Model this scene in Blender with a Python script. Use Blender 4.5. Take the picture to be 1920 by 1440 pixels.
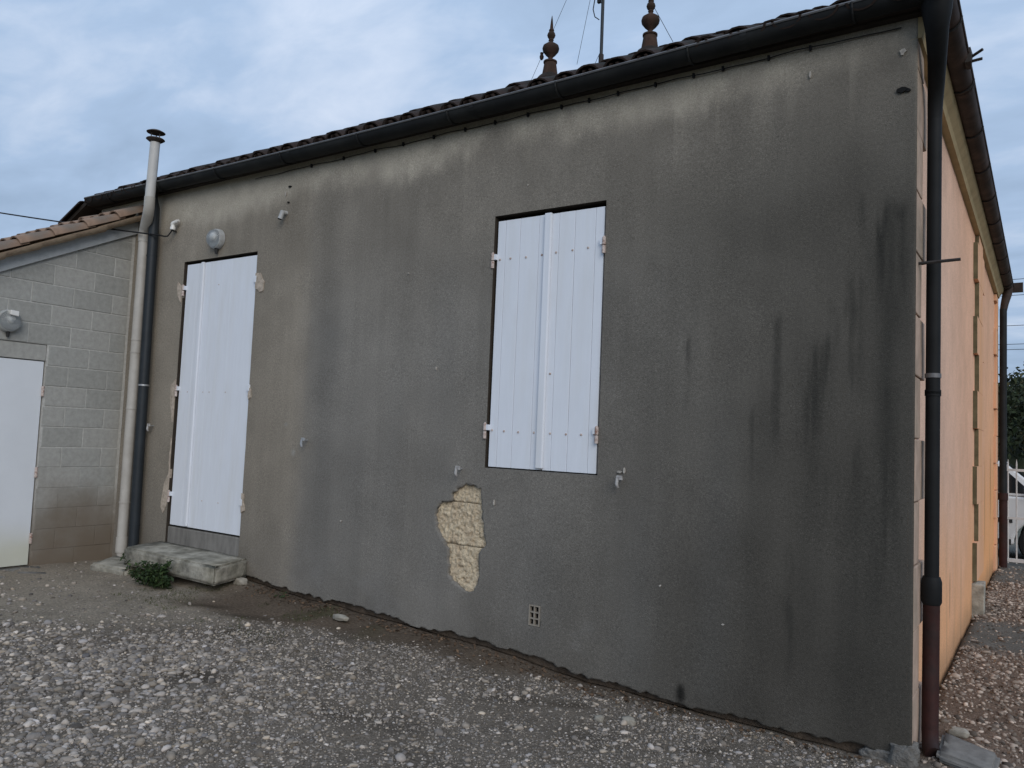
import bpy, math, random
import numpy as np
from mathutils import Vector, Matrix
random.seed(7)
rng = np.random.default_rng(11)
for o in list(bpy.data.objects):
    bpy.data.objects.remove(o)
S = bpy.context.scene
COL = S.collection
rad = math.radians

# ------------------------------------------------------------------ camera
cam = bpy.data.cameras.new('camera')
camo = bpy.data.objects.new('camera', cam)
COL.objects.link(camo)
S.camera = camo
cam.sensor_fit = 'HORIZONTAL'
cam.sensor_width = 36.0
cam.lens = 1478.4 / 1920 * 36.0
cam.clip_end = 2000
cam.clip_start = 0.05
yaw, pitch, roll = -0.597382, 0.065936, 0.042088
r_ = Vector((math.cos(yaw), -math.sin(yaw), 0))
f_ = Vector((math.sin(yaw), math.cos(yaw), 0))
u_ = Vector((0, 0, 1))
f2 = f_ * math.cos(pitch) + u_ * math.sin(pitch)
u2 = -f_ * math.sin(pitch) + u_ * math.cos(pitch)
r3 = r_ * math.cos(roll) + u2 * math.sin(roll)
u3 = -r_ * math.sin(roll) + u2 * math.cos(roll)
m = Matrix.Identity(4)
for i in range(3):
    m[i][0], m[i][1], m[i][2] = r3[i], u3[i], -f2[i]
m.translation = Vector((0.575, -4.624, 1.5))
camo.matrix_world = m
S.render.resolution_x, S.render.resolution_y = 1024, 768

# ------------------------------------------------------------------ sky, sun, exposure
SUN_EL, SUN_DIR = rad(27), Vector((0.74, -0.67, 0)).normalized()
W = bpy.data.worlds.new('World')
S.world = W
W.use_nodes = True
nt = W.node_tree
N, L = nt.nodes, nt.links
N.clear()
def wn(t, **k):
    n = N.new(t)
    for a, b in k.items():
        setattr(n, a, b)
    return n
tc = wn('ShaderNodeTexCoord')
sep = wn('ShaderNodeSeparateXYZ')
L.new(tc.outputs['Generated'], sep.inputs[0])
# cloud layer: direction projected on a flat ceiling
zc = wn('ShaderNodeMath', operation='MAXIMUM'); L.new(sep.outputs[2], zc.inputs[0]); zc.inputs[1].default_value = 0.0
za = wn('ShaderNodeMath', operation='ADD'); L.new(zc.outputs[0], za.inputs[0]); za.inputs[1].default_value = 0.18
dv = wn('ShaderNodeVectorMath', operation='DIVIDE')
cz = wn('ShaderNodeCombineXYZ')
for i in range(3):
    L.new(za.outputs[0], cz.inputs[i])
L.new(tc.outputs['Generated'], dv.inputs[0]); L.new(cz.outputs[0], dv.inputs[1])
mp = wn('ShaderNodeMapping'); mp.inputs['Scale'].default_value = (1.0, 1.7, 0.0); mp.inputs['Rotation'].default_value = (0, 0, 0.6); mp.inputs['Location'].default_value = (3.1, 1.7, 0)
L.new(dv.outputs[0], mp.inputs[0])
n1 = wn('ShaderNodeTexNoise'); n1.inputs['Scale'].default_value = 1.25; n1.inputs['Detail'].default_value = 6; n1.inputs['Roughness'].default_value = 0.52; n1.inputs['Distortion'].default_value = 0.5
L.new(mp.outputs[0], n1.inputs['Vector'])
n2 = wn('ShaderNodeTexNoise'); n2.inputs['Scale'].default_value = 4.2; n2.inputs['Detail'].default_value = 5; n2.inputs['Roughness'].default_value = 0.55; n2.inputs['Distortion'].default_value = 0.4
L.new(mp.outputs[0], n2.inputs['Vector'])
mx = wn('ShaderNodeMath', operation='MULTIPLY_ADD'); L.new(n2.outputs[0], mx.inputs[0]); mx.inputs[1].default_value = 0.42; L.new(n1.outputs[0], mx.inputs[2])
cr = wn('ShaderNodeValToRGB')
cr.color_ramp.elements[0].position = 0.50; cr.color_ramp.elements[0].color = (0.345, 0.465, 0.645, 1)
cr.color_ramp.elements[1].position = 0.93; cr.color_ramp.elements[1].color = (0.66, 0.76, 0.93, 1)
e = cr.color_ramp.elements.new(0.72); e.color = (0.43, 0.57, 0.785, 1)
L.new(mx.outputs[0], cr.inputs[0])
# overcast luminance: brighter towards the zenith
zg = wn('ShaderNodeMath', operation='MULTIPLY_ADD'); L.new(zc.outputs[0], zg.inputs[0]); zg.inputs[1].default_value = 0.42; zg.inputs[2].default_value = 0.94
cl = wn('ShaderNodeVectorMath', operation='SCALE'); L.new(cr.outputs[0], cl.inputs[0]); L.new(zg.outputs[0], cl.inputs['Scale'])
bg1 = wn('ShaderNodeBackground'); L.new(cl.outputs[0], bg1.inputs[0]); bg1.inputs[1].default_value = 0.98
sky = wn('ShaderNodeTexSky', sky_type='NISHITA', sun_disc=False)
sky.sun_elevation = SUN_EL
sky.sun_rotation = math.atan2(SUN_DIR.x, SUN_DIR.y)
bg2 = wn('ShaderNodeBackground'); L.new(sky.outputs[0], bg2.inputs[0]); bg2.inputs[1].default_value = 0.05
ms = wn('ShaderNodeMixShader'); ms.inputs[0].default_value = 0.12
L.new(bg1.outputs[0], ms.inputs[1]); L.new(bg2.outputs[0], ms.inputs[2])
wo = wn('ShaderNodeOutputWorld'); L.new(ms.outputs[0], wo.inputs[0])

sl = bpy.data.lights.new('sun', 'SUN')
sl.energy = 1.5
sl.angle = rad(38)
sl.color = (0.97, 0.91, 0.83)
slo = bpy.data.objects.new('sun', sl)
COL.objects.link(slo)
sd = SUN_DIR * math.cos(SUN_EL) + Vector((0, 0, math.sin(SUN_EL)))
slo.rotation_euler = sd.to_track_quat('Z', 'Y').to_euler()

vs = S.view_settings
vs.view_transform = 'Standard'; vs.look = 'None'; vs.exposure = 0.0; vs.gamma = 1.0; vs.use_curve_mapping = False

# ------------------------------------------------------------------ helpers
def vnoise(x, y, seed=0):
    x = np.asarray(x, float); y = np.asarray(y, float)
    xi, yi = np.floor(x).astype(np.int64), np.floor(y).astype(np.int64)
    xf, yf = x - xi, y - yi
    def h(a, b):
        v = (a * 374761393 + b * 668265263 + seed * 974634777) & 0xFFFFFFFF
        v = ((v ^ (v >> 13)) * 1274126177) & 0xFFFFFFFF
        return ((v ^ (v >> 16)) & 0xFFFF) / 65535.0
    sx, sy = xf * xf * (3 - 2 * xf), yf * yf * (3 - 2 * yf)
    return (h(xi, yi) * (1 - sx) + h(xi + 1, yi) * sx) * (1 - sy) + (h(xi, yi + 1) * (1 - sx) + h(xi + 1, yi + 1) * sx) * sy
def fbm(x, y, seed=0, o=4):
    t, a, s = 0, 0.5, 0
    for k in range(o):
        t = t + a * vnoise(x * 2 ** k, y * 2 ** k, seed + k * 17); s += a; a *= 0.5
    return t / s
def sstep(a, b, x):
    t = np.clip((np.asarray(x, float) - a) / (b - a), 0, 1)
    return t * t * (3 - 2 * t)

def tag(o, label=None, cat=None, group=None, kind=None):
    if label: o['label'] = label
    if cat: o['category'] = cat
    if group: o['group'] = group
    if kind: o['kind'] = kind
    return o
def link(name, me, parent=None, mat=None, smooth=False):
    o = bpy.data.objects.new(name, me)
    COL.objects.link(o)
    if mat is not None and not me.materials: me.materials.append(mat)
    if parent is not None: o.parent = parent
    if smooth:
        me.polygons.foreach_set('use_smooth', [True] * len(me.polygons))
    return o
def wloc(o):
    v = Vector((0, 0, 0))
    while o is not None:
        v = v + o.location; o = o.parent
    return v
def empty(name, loc=(0, 0, 0), parent=None):
    o = bpy.data.objects.new(name, None)
    COL.objects.link(o)
    o.location = Vector(loc) - (wloc(parent) if parent is not None else Vector((0, 0, 0)))
    o.empty_display_size = 0.1
    if parent is not None: o.parent = parent
    bpy.context.view_layer.update()
    return o

class MB:
    """collects shapes given in world coordinates; build() makes one mesh object"""
    def __init__(s): s.v = []; s.f = []
    def add(s, vs, fs):
        b = len(s.v); s.v += [tuple(p) for p in vs]; s.f += [[b + i for i in f] for f in fs]; return s
    def box(s, x0, x1, y0, y1, z0, z1, jit=0.0):
        P = [(x, y, z) for z in (z0, z1) for y in (y0, y1) for x in (x0, x1)]
        if jit: P = [tuple(c + random.uniform(-jit, jit) for c in p) for p in P]
        return s.add(P, [(0, 2, 3, 1), (4, 5, 7, 6), (0, 1, 5, 4), (2, 6, 7, 3), (0, 4, 6, 2), (1, 3, 7, 5)])
    def prism(s, poly, axis, a, b):
        """poly in the plane across axis; x: (y,z), y: (x,z), z: (x,y)"""
        n = len(poly)
        def P(p, t): return {'x': (t, p[0], p[1]), 'y': (p[0], t, p[1]), 'z': (p[0], p[1], t)}[axis]
        vs = [P(p, a) for p in poly] + [P(p, b) for p in poly]
        fs = [list(range(n))[::-1], list(range(n, 2 * n))] + [(i, (i + 1) % n, n + (i + 1) % n, n + i) for i in range(n)]
        return s.add(vs, fs)
    def tube(s, pts, r, n=12, caps=True):
        pts = [Vector(p) for p in pts]
        rs = r if isinstance(r, (list, tuple)) else [r] * len(pts)
        vs, fs = [], []
        d0 = (pts[1] - pts[0]).normalized()
        a = Vector((0, 0, 1)) if abs(d0.z) < 0.9 else Vector((1, 0, 0))
        u = d0.cross(a).normalized()
        for i, p in enumerate(pts):
            if i == 0: d = pts[1] - pts[0]
            elif i == len(pts) - 1: d = pts[-1] - pts[-2]
            else: d = (pts[i + 1] - p).normalized() + (p - pts[i - 1]).normalized()
            d.normalize()
            u = (u - d * u.dot(d)).normalized()
            w = d.cross(u)
            for k in range(n):
                t = 2 * math.pi * k / n
                vs.append(p + (u * math.cos(t) + w * math.sin(t)) * rs[i])
        for i in range(len(pts) - 1):
            for k in range(n):
                fs.append((i * n + k, i * n + (k + 1) % n, (i + 1) * n + (k + 1) % n, (i + 1) * n + k))
        if caps:
            fs.append(list(range(n))[::-1]); fs.append([(len(pts) - 1) * n + k for k in range(n)])
        return s.add(vs, fs)
    def lathe(s, c, prof, n=20, axis='z'):
        vs, fs = [], []
        for (r, h) in prof:
            for k in range(n):
                t = 2 * math.pi * k / n
                a, b = r * math.cos(t), r * math.sin(t)
                vs.append({'z': (c[0] + a, c[1] + b, c[2] + h), 'y': (c[0] + a, c[1] + h, c[2] + b), 'x': (c[0] + h, c[1] + a, c[2] + b)}[axis])
        for i in range(len(prof) - 1):
            for k in range(n):
                fs.append((i * n + k, i * n + (k + 1) % n, (i + 1) * n + (k + 1) % n, (i + 1) * n + k))
        fs.append(list(range(n))[::-1]); fs.append([(len(prof) - 1) * n + k for k in range(n)])
        return s.add(vs, fs)
    def mesh(s, name, origin=(0, 0, 0)):
        me = bpy.data.meshes.new(name)
        o = Vector(origin)
        me.from_pydata([tuple(Vector(p) - o) for p in s.v], [], s.f)
        me.validate(); me.update()
        import bmesh
        b = bmesh.new(); b.from_mesh(me)
        bmesh.ops.recalc_face_normals(b, faces=b.faces)
        b.to_mesh(me); b.free()
        return me
    def build(s, name, mat, parent=None, smooth=False, bevel=0, seg=2):
        org = wloc(parent) if parent is not None else Vector((0, 0, 0))
        me = s.mesh(name, org)
        o = link(name, me, parent, mat, False)
        if bevel:
            bv = o.modifiers.new('bevel', 'BEVEL'); bv.width = bevel; bv.segments = seg; bv.limit_method = 'ANGLE'; bv.angle_limit = rad(40)
        if smooth:
            me.polygons.foreach_set('use_smooth', [True] * len(me.polygons))
            if hasattr(me, 'set_sharp_from_angle'): me.set_sharp_from_angle(angle=rad(42))
        return o
    def thing(s, name, mat, label, cat, group=None, smooth=False, bevel=0):
        o = s.build(name, mat, None, smooth, bevel)
        return tag(o, label, cat, group)

def mat(name, base, rough=0.9, var=0.25, scale=6.0, bump=0.3, bscale=60.0, bdist=0.004, attr=False, metal=0.0, spec=0.25, stretch=(1, 1, 1), dark=None, coord='Object', detail=6, tint=None, tscale=1.5, tamt=0.5, speck=0):
    M = bpy.data.materials.new(name)
    M.use_nodes = True
    t = M.node_tree
    n, l = t.nodes, t.links
    b = n['Principled BSDF']
    b.inputs['Roughness'].default_value = rough
    b.inputs['Metallic'].default_value = metal
    b.inputs['Specular IOR Level'].default_value = spec
    tcx = n.new('ShaderNodeTexCoord')
    mpx = n.new('ShaderNodeMapping'); mpx.inputs['Scale'].default_value = stretch
    l.new(tcx.outputs[coord], mpx.inputs[0])
    nz = n.new('ShaderNodeTexNoise'); nz.inputs['Scale'].default_value = scale; nz.inputs['Detail'].default_value = detail; nz.inputs['Roughness'].default_value = 0.62
    l.new(mpx.outputs[0], nz.inputs['Vector'])
    mr = n.new('ShaderNodeMapRange'); mr.inputs[1].default_value = 0.25; mr.inputs[2].default_value = 0.75; mr.inputs[3].default_value = 1 - var; mr.inputs[4].default_value = 1 + var
    l.new(nz.outputs[0], mr.inputs[0])
    vm = n.new('ShaderNodeVectorMath'); vm.operation = 'SCALE'
    src = None
    if attr:
        at = n.new('ShaderNodeAttribute'); at.attribute_name = 'tint'
        src = at.outputs['Color']
    else:
        cc = n.new('ShaderNodeRGB'); cc.outputs[0].default_value = (*base, 1); src = cc.outputs[0]
    if tint:
        nz2 = n.new('ShaderNodeTexNoise'); nz2.inputs['Scale'].default_value = tscale; nz2.inputs['Detail'].default_value = 5
        l.new(mpx.outputs[0], nz2.inputs['Vector'])
        m2 = n.new('ShaderNodeMapRange'); m2.inputs[1].default_value = 0.45; m2.inputs[2].default_value = 0.7; m2.inputs[4].default_value = tamt
        l.new(nz2.outputs[0], m2.inputs[0])
        mi = n.new('ShaderNodeMix'); mi.data_type = 'RGBA'
        l.new(m2.outputs[0], mi.inputs[0]); l.new(src, mi.inputs[6]); mi.inputs[7].default_value = (*tint, 1)
        src = mi.outputs[2]
    l.new(src, vm.inputs[0]); l.new(mr.outputs[0], vm.inputs['Scale'])
    if speck:
        ns = n.new('ShaderNodeTexNoise'); ns.inputs['Scale'].default_value = 190; ns.inputs['Detail'].default_value = 2
        l.new(tcx.outputs[coord], ns.inputs['Vector'])
        rs = n.new('ShaderNodeValToRGB'); el = rs.color_ramp.elements
        el[0].position = 0.30; el[0].color = (1 - speck,) * 3 + (1,); el[1].position = 0.72; el[1].color = (1 + 1.6 * speck,) * 3 + (1,)
        e2 = el.new(0.42); e2.color = (1, 1, 1, 1); e3 = el.new(0.60); e3.color = (1.02, 1.02, 1.02, 1)
        l.new(ns.outputs[0], rs.inputs[0])
        v2 = n.new('ShaderNodeVectorMath'); v2.operation = 'MULTIPLY'
        l.new(vm.outputs[0], v2.inputs[0]); l.new(rs.outputs[0], v2.inputs[1]); vm = v2
    l.new(vm.outputs[0], b.inputs['Base Color'])
    if bump:
        nb = n.new('ShaderNodeTexNoise'); nb.inputs['Scale'].default_value = bscale; nb.inputs['Detail'].default_value = 5; nb.inputs['Roughness'].default_value = 0.6
        l.new(tcx.outputs[coord], nb.inputs['Vector'])
        bp = n.new('ShaderNodeBump'); bp.inputs['Strength'].default_value = bump; bp.inputs['Distance'].default_value = bdist
        l.new(nb.outputs[0], bp.inputs['Height']); l.new(bp.outputs[0], b.inputs['Normal'])
    return M

M_wall = mat('weathered_render', (0.2, 0.17, 0.13), attr=True, speck=0.36, var=0.20, scale=60, bump=0.6, bscale=150, bdist=0.006, rough=0.95, spec=0.1)
M_salmon = mat('salmon_render', (0.70, 0.41, 0.255), attr=False, var=0.10, scale=5, bump=0.4, bscale=110, bdist=0.004, rough=0.95, spec=0.1, tint=(0.66, 0.34, 0.16), tscale=0.9, tamt=0.75, stretch=(1, 1.6, 0.4))
M_salmontint = mat('salmon_render_stains_glow', (0.6, 0.4, 0.3), attr=True, speck=0.25, var=0.14, scale=60, bump=0.5, bscale=110, bdist=0.005, rough=0.95, spec=0.1)
M_quoin = mat('quoin_render', (0.44, 0.33, 0.26), var=0.25, scale=7, bump=0.5, bscale=90, rough=0.95, spec=0.1, tint=(0.25, 0.22, 0.17), tscale=3, tamt=0.6)
M_olive = mat('olive_quoin_edge', (0.13, 0.115, 0.07), var=0.4, scale=9, bump=0.5, rough=0.97, spec=0.1)
M_cornice = mat('cornice_limewash', (0.42, 0.33, 0.19), var=0.2, scale=6, bump=0.3, rough=0.95, spec=0.1)
M_stone = mat('limestone', (0.58, 0.48, 0.34), var=0.35, scale=60, bump=0.9, bscale=90, bdist=0.010, rough=0.95, spec=0.1, tint=(0.36, 0.26, 0.17), tscale=11, tamt=0.6)
M_chip = mat('chipped_plaster', (0.40, 0.37, 0.33), var=0.3, scale=60, bump=0.5)
M_mortar = mat('pink_mortar', (0.42, 0.355, 0.29), var=0.4, scale=30, bump=0.7, bscale=120, rough=0.95, spec=0.1)
M_footing0 = mat('old_joint', (0.16, 0.13, 0.095), var=0.3, scale=20)
M_found = mat('foundation', (0.10, 0.075, 0.055), var=0.5, scale=14, bump=1.0, bscale=30, bdist=0.02)
M_white = mat('white_paint', (0.715, 0.745, 0.80), rough=0.45, var=0.035, scale=9, bump=0.12, bscale=40, bdist=0.001, spec=0.4, stretch=(3, 3, 0.4), tint=(0.62, 0.61, 0.58), tscale=2.5, tamt=0.3)
M_whitemetal = mat('white_steel_door', (0.66, 0.70, 0.73), rough=0.45, var=0.04, scale=3, bump=0.03, spec=0.4, attr=True)
M_hinge = mat('painted_hinge', (0.52, 0.44, 0.40), rough=0.6, var=0.25, scale=60, bump=0.2, tint=(0.20, 0.085, 0.05), tscale=45, tamt=0.9)
M_iron = mat('dark_iron', (0.035, 0.03, 0.028), rough=0.7, var=0.3, scale=30, bump=0.2)
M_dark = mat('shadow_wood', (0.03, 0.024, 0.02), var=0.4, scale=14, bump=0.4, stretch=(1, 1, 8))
M_zinc = mat('weathered_zinc', (0.010, 0.011, 0.012), rough=0.65, var=0.35, scale=7, bump=0.15, spec=0.25, metal=0.0, tint=(0.022, 0.023, 0.022), tscale=5, tamt=0.7)
M_zinclip = mat('gutter_lip', (0.15, 0.15, 0.155), rough=0.5, var=0.2, scale=8, bump=0.1, metal=0.3)
M_rustgut = mat('rusty_gutter', (0.035, 0.023, 0.018), rough=0.7, var=0.45, scale=9, bump=0.3, metal=0.0, tint=(0.085, 0.055, 0.045), tscale=7, tamt=0.6)
M_bluepipe = mat('dark_blue_pipe', (0.020, 0.025, 0.030), rough=0.5, var=0.25, scale=8, bump=0.06, spec=0.3)
M_pipe = mat('black_downpipe', (0.010, 0.011, 0.012), rough=0.65, var=0.35, scale=8, bump=0.15, spec=0.2)
M_rustpipe = mat('rusty_cast_iron', (0.035, 0.011, 0.009), rough=0.7, var=0.4, scale=14, bump=0.3, tint=(0.02, 0.016, 0.015), tscale=6, tamt=0.8)
M_pvc = mat('pale_pvc', (0.44, 0.42, 0.385), rough=0.5, var=0.10, scale=12, bump=0.08, spec=0.35, tint=(0.30, 0.27, 0.235), tscale=4, tamt=0.5)
M_flue = mat('pale_flue_metal', (0.50, 0.49, 0.47), rough=0.5, var=0.08, scale=12, bump=0.05, spec=0.4)
M_cap = mat('rusted_cap', (0.085, 0.066, 0.056), rough=0.7, var=0.4, scale=20, bump=0.2)
M_tile = mat('mossy_canal_tile', (0.032, 0.021, 0.017), var=0.5, scale=12, bump=0.6, bscale=60, bdist=0.006, tint=(0.012, 0.012, 0.009), tscale=6, tamt=0.92)
M_tile2 = mat('terracotta_canal_tile', (0.26, 0.175, 0.125), var=0.3, scale=10, bump=0.5, bscale=60, bdist=0.005, tint=(0.14, 0.12, 0.10), tscale=5, tamt=1.0)
M_tile3 = mat('pale_channel_tile', (0.38, 0.29, 0.205), var=0.3, scale=12, bump=0.5, bscale=60, tint=(0.24, 0.17, 0.12), tscale=8, tamt=0.8)
M_terra = mat('terracotta_finial', (0.065, 0.04, 0.031), rough=0.9, var=0.35, scale=14, bump=0.4, tint=(0.020, 0.021, 0.017), tscale=7, tamt=0.95, spec=0.1)
M_block = [mat('concrete_block_%s' % k, c, var=0.15, scale=22, bump=0.8, bscale=150, bdist=0.006, rough=0.97, spec=0.1) for k, c in zip('abc', [(0.345, 0.345, 0.325), (0.365, 0.362, 0.34), (0.325, 0.325, 0.305)])]
M_blockjoint = mat('block_mortar', (0.46, 0.455, 0.43), var=0.2, scale=30, bump=0.6, bscale=140, rough=0.97, spec=0.1)
M_damp = [mat('damp_block_%s' % k, c, var=0.3, scale=7, bump=0.8, bscale=140, bdist=0.006, rough=0.97, spec=0.1, tint=(0.12, 0.085, 0.06), tscale=2.5, tamt=0.7) for k, c in zip('ab', [(0.28, 0.255, 0.22), (0.225, 0.19, 0.15)])]
def damp(M, col):
    t = M.node_tree; n, l = t.nodes, t.links
    b = n['Principled BSDF']; src = b.inputs['Base Color'].links[0].from_socket
    ge = n.new('ShaderNodeNewGeometry'); sp = n.new('ShaderNodeSeparateXYZ'); l.new(ge.outputs['Position'], sp.inputs[0])
    nz = n.new('ShaderNodeTexNoise'); nz.inputs['Scale'].default_value = 1.8; nz.inputs['Detail'].default_value = 7; l.new(ge.outputs['Position'], nz.inputs['Vector'])
    ad_ = n.new('ShaderNodeMath'); ad_.operation = 'MULTIPLY_ADD'; l.new(nz.outputs[0], ad_.inputs[0]); ad_.inputs[1].default_value = 1.3; l.new(sp.outputs[2], ad_.inputs[2])
    mr = n.new('ShaderNodeMapRange'); mr.interpolation_type = 'SMOOTHSTEP'; mr.inputs[1].default_value = 1.75; mr.inputs[2].default_value = 0.75; l.new(ad_.outputs[0], mr.inputs[0])
    mi = n.new('ShaderNodeMix'); mi.data_type = 'RGBA'; l.new(mr.outputs[0], mi.inputs[0]); l.new(src, mi.inputs[6]); mi.inputs[7].default_value = (*col, 1)
    l.new(mi.outputs[2], b.inputs['Base Color'])
for M in M_block + [M_blockjoint]: damp(M, (0.175, 0.142, 0.108))
M_barge = mat('grey_bargeboard', (0.40, 0.42, 0.43), rough=0.7, var=0.14, scale=14, bump=0.15, bscale=50)
M_concrete = mat('old_concrete', (0.345, 0.325, 0.275), var=0.5, scale=11, bump=0.9, bscale=45, bdist=0.01, tint=(0.10, 0.095, 0.07), tscale=5, tamt=0.8, rough=0.97, spec=0.1)
M_concrete2 = mat('grey_threshold', (0.19, 0.18, 0.165), var=0.3, scale=9, bump=0.5, bscale=50, rough=0.95, stretch=(2, 2, 0.5))
M_ground = mat('gritty_soil', (0.15, 0.13, 0.1), attr=True, var=0.5, scale=55, bump=1.0, bscale=110, bdist=0.012, rough=0.98, spec=0.08, detail=8)
M_pebble = mat('pebbles', (0.3, 0.28, 0.25), attr=True, var=0.16, scale=70, bump=0.15, bscale=200, bdist=0.001, rough=0.85, spec=0.2)
M_rock = mat('pale_rock', (0.30, 0.275, 0.23), var=0.3, scale=25, bump=0.6, bscale=60)
M_leaf = mat('weed_leaf', (0.035, 0.06, 0.018), attr=True, var=0.35, scale=30, bump=0, rough=0.7)
M_tree = mat('tree_leaf', (0.05, 0.06, 0.025), attr=True, var=0.3, scale=2, bump=0, rough=0.8)
M_bark = mat('bark', (0.06, 0.05, 0.04), var=0.3, scale=8)
M_clay = mat('clay_vent', (0.27, 0.24, 0.20), var=0.2, scale=30, bump=0.4)
M_black = mat('black_void', (0.008, 0.008, 0.008), var=0, bump=0)
M_cable = mat('black_cable', (0.012, 0.012, 0.013), rough=0.6, var=0.1, bump=0)
M_porc = mat('white_porcelain', (0.72, 0.71, 0.68), rough=0.3, var=0.05, bump=0, spec=0.5)
M_stop = mat('chipped_white_paint', (0.42, 0.41, 0.40), rough=0.5, var=0.25, scale=60, bump=0.1, tint=(0.12, 0.10, 0.09), tscale=30, tamt=0.8)
M_lampbase = mat('grey_lamp_base', (0.42, 0.43, 0.43), rough=0.5, var=0.12, scale=20, bump=0.1, tint=(0.2, 0.19, 0.17), tscale=12, tamt=0.6)
M_galv = mat('galvanised_steel', (0.42, 0.43, 0.44), rough=0.4, metal=0.6, var=0.2, scale=20, bump=0.1)
M_gate = mat('white_gate_paint', (0.62, 0.58, 0.55), rough=0.5, var=0.15, scale=10, bump=0.05)
M_car = mat('white_car_paint', (0.68, 0.67, 0.66), rough=0.25, var=0.02, bump=0, spec=0.5)
M_tyre = mat('tyre_rubber', (0.012, 0.012, 0.012), rough=0.85, var=0.2, bump=0.2)
M_rim = mat('steel_rim', (0.3, 0.3, 0.31), rough=0.4, metal=0.5, var=0.1, bump=0)
M_carglass = mat('dark_car_glass', (0.012, 0.014, 0.016), rough=0.08, var=0.05, bump=0, spec=0.6)
M_amber = mat('amber_lamp_lens', (0.45, 0.16, 0.03), rough=0.2, var=0.05, bump=0)
M_plastic = mat('black_plastic', (0.03, 0.03, 0.03), rough=0.7, var=0.2, bump=0.1)
M_wood = mat('pole_wood', (0.12, 0.09, 0.065), var=0.3, scale=8, bump=0.3)
# clear glass of the bulkhead lamp
M_glass = bpy.data.materials.new('lamp_glass'); M_glass.use_nodes = True
gb = M_glass.node_tree.nodes['Principled BSDF']
gb.inputs['Base Color'].default_value = (0.86, 0.9, 0.92, 1); gb.inputs['Roughness'].default_value = 0.06
gb.inputs['Transmission Weight'].default_value = 0.92; gb.inputs['IOR'].default_value = 1.45
gn = M_glass.node_tree.nodes.new('ShaderNodeTexNoise'); gn.inputs['Scale'].default_value = 26
gbp = M_glass.node_tree.nodes.new('ShaderNodeBump'); gbp.inputs['Strength'].default_value = 0.5; gbp.inputs['Distance'].default_value = 0.01
M_glass.node_tree.links.new(gn.outputs[0], gbp.inputs['Height']); M_glass.node_tree.links.new(gbp.outputs[0], gb.inputs['Normal'])

def set_tint(me, cols):
    a = me.attributes.new('tint', 'FLOAT_COLOR', 'POINT')
    c = np.ones((len(cols), 4), np.float32); c[:, :3] = cols
    a.data.foreach_set('color', c.ravel())
def grid_mesh(name, P, faces, cols=None):
    me = bpy.data.meshes.new(name)
    P = np.asarray(P, np.float32); F = np.asarray(faces, np.int32)
    k = F.shape[1]
    me.vertices.add(len(P)); me.vertices.foreach_set('co', P.ravel())
    me.loops.add(F.size); me.loops.foreach_set('vertex_index', F.ravel())
    me.polygons.add(len(F)); me.polygons.foreach_set('loop_start', np.arange(0, F.size, k, dtype=np.int32))
    me.update(calc_edges=True); me.validate()
    if cols is not None: set_tint(me, cols)
    return me

# ------------------------------------------------------------------ ground
WB_X = [-12, -7.5, -6.6, -5.4, -4.66, -4.15, -3.68, -3.25, -2.75, -2.3, -1.89, -1.5, -1.17, -0.85, -0.3, 0.3]
WB_Z = [0.06, 0.06, 0.09, 0.141, 0.103, 0.087, 0.065, 0.041, 0.028, -0.005, -0.051, -0.062, -0.072, -0.076, -0.08, -0.082]
FR_X = [-12, -7.5, -5.5, -4, -3, -2, -1, 0, 2]
FR_Z = [0.05, 0.05, 0.045, 0.015, -0.01, -0.06, -0.08, -0.09, -0.09]
def gz(x, y):
    x = np.asarray(x, float); y = np.asarray(y, float)
    a = np.interp(x, WB_X, WB_Z) - 0.03
    b = np.interp(x, FR_X, FR_Z)
    w = sstep(-0.55, -0.03, y)
    z = b * (1 - w) + a * w
    side = -0.085 + 0.07 * sstep(0.3, 1.6, y) - 0.15 * sstep(8.7, 10.2, y)
    s = sstep(-0.05, 0.02, x) * sstep(-0.2, 0.25, y)
    z = z * (1 - s) + side * s
    near = sstep(14, 6, np.abs(x) + np.abs(y) * 0.5)
    z = z + near * ((fbm(x * 1.3, y * 1.3, 3) - 0.5) * 0.035 + (fbm(x * 7, y * 7, 5) - 0.5) * 0.022)
    inside = (x < -0.06) & (y > 0.045) & (x > -9) & (y < 8.5)
    return np.where(inside, -0.35, z)
def lines(*segs):
    out = []
    for a, b, st in segs:
        n = max(1, int(round((b - a) / st)))
        out += list(np.linspace(a, b, n, endpoint=False))
    out.append(segs[-1][1])
    return np.array(out)
gx = lines((-400, -40, 60), (-40, -9, 3), (-9, -7.4, 0.16), (-7.4, 1.6, 0.04), (1.6, 6, 0.4), (6, 40, 4), (40, 400, 60))
gy = lines((-400, -40, 60), (-40, -5, 3), (-5, -3.4, 0.2), (-3.4, 0.6, 0.04), (0.6, 10.5, 0.09), (10.5, 40, 2.5), (40, 600, 70))
GX, GY = np.meshgrid(gx, gy)
GZ = gz(GX, GY)
GZ = np.where(GY > 40, GZ + (GY - 40) * 0.012, GZ)
n0, n1_ = GX.shape
idx = np.arange(n0 * n1_).reshape(n0, n1_)
GF = np.stack([idx[:-1, :-1], idx[:-1, 1:], idx[1:, 1:], idx[1:, :-1]], -1).reshape(-1, 4)
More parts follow.
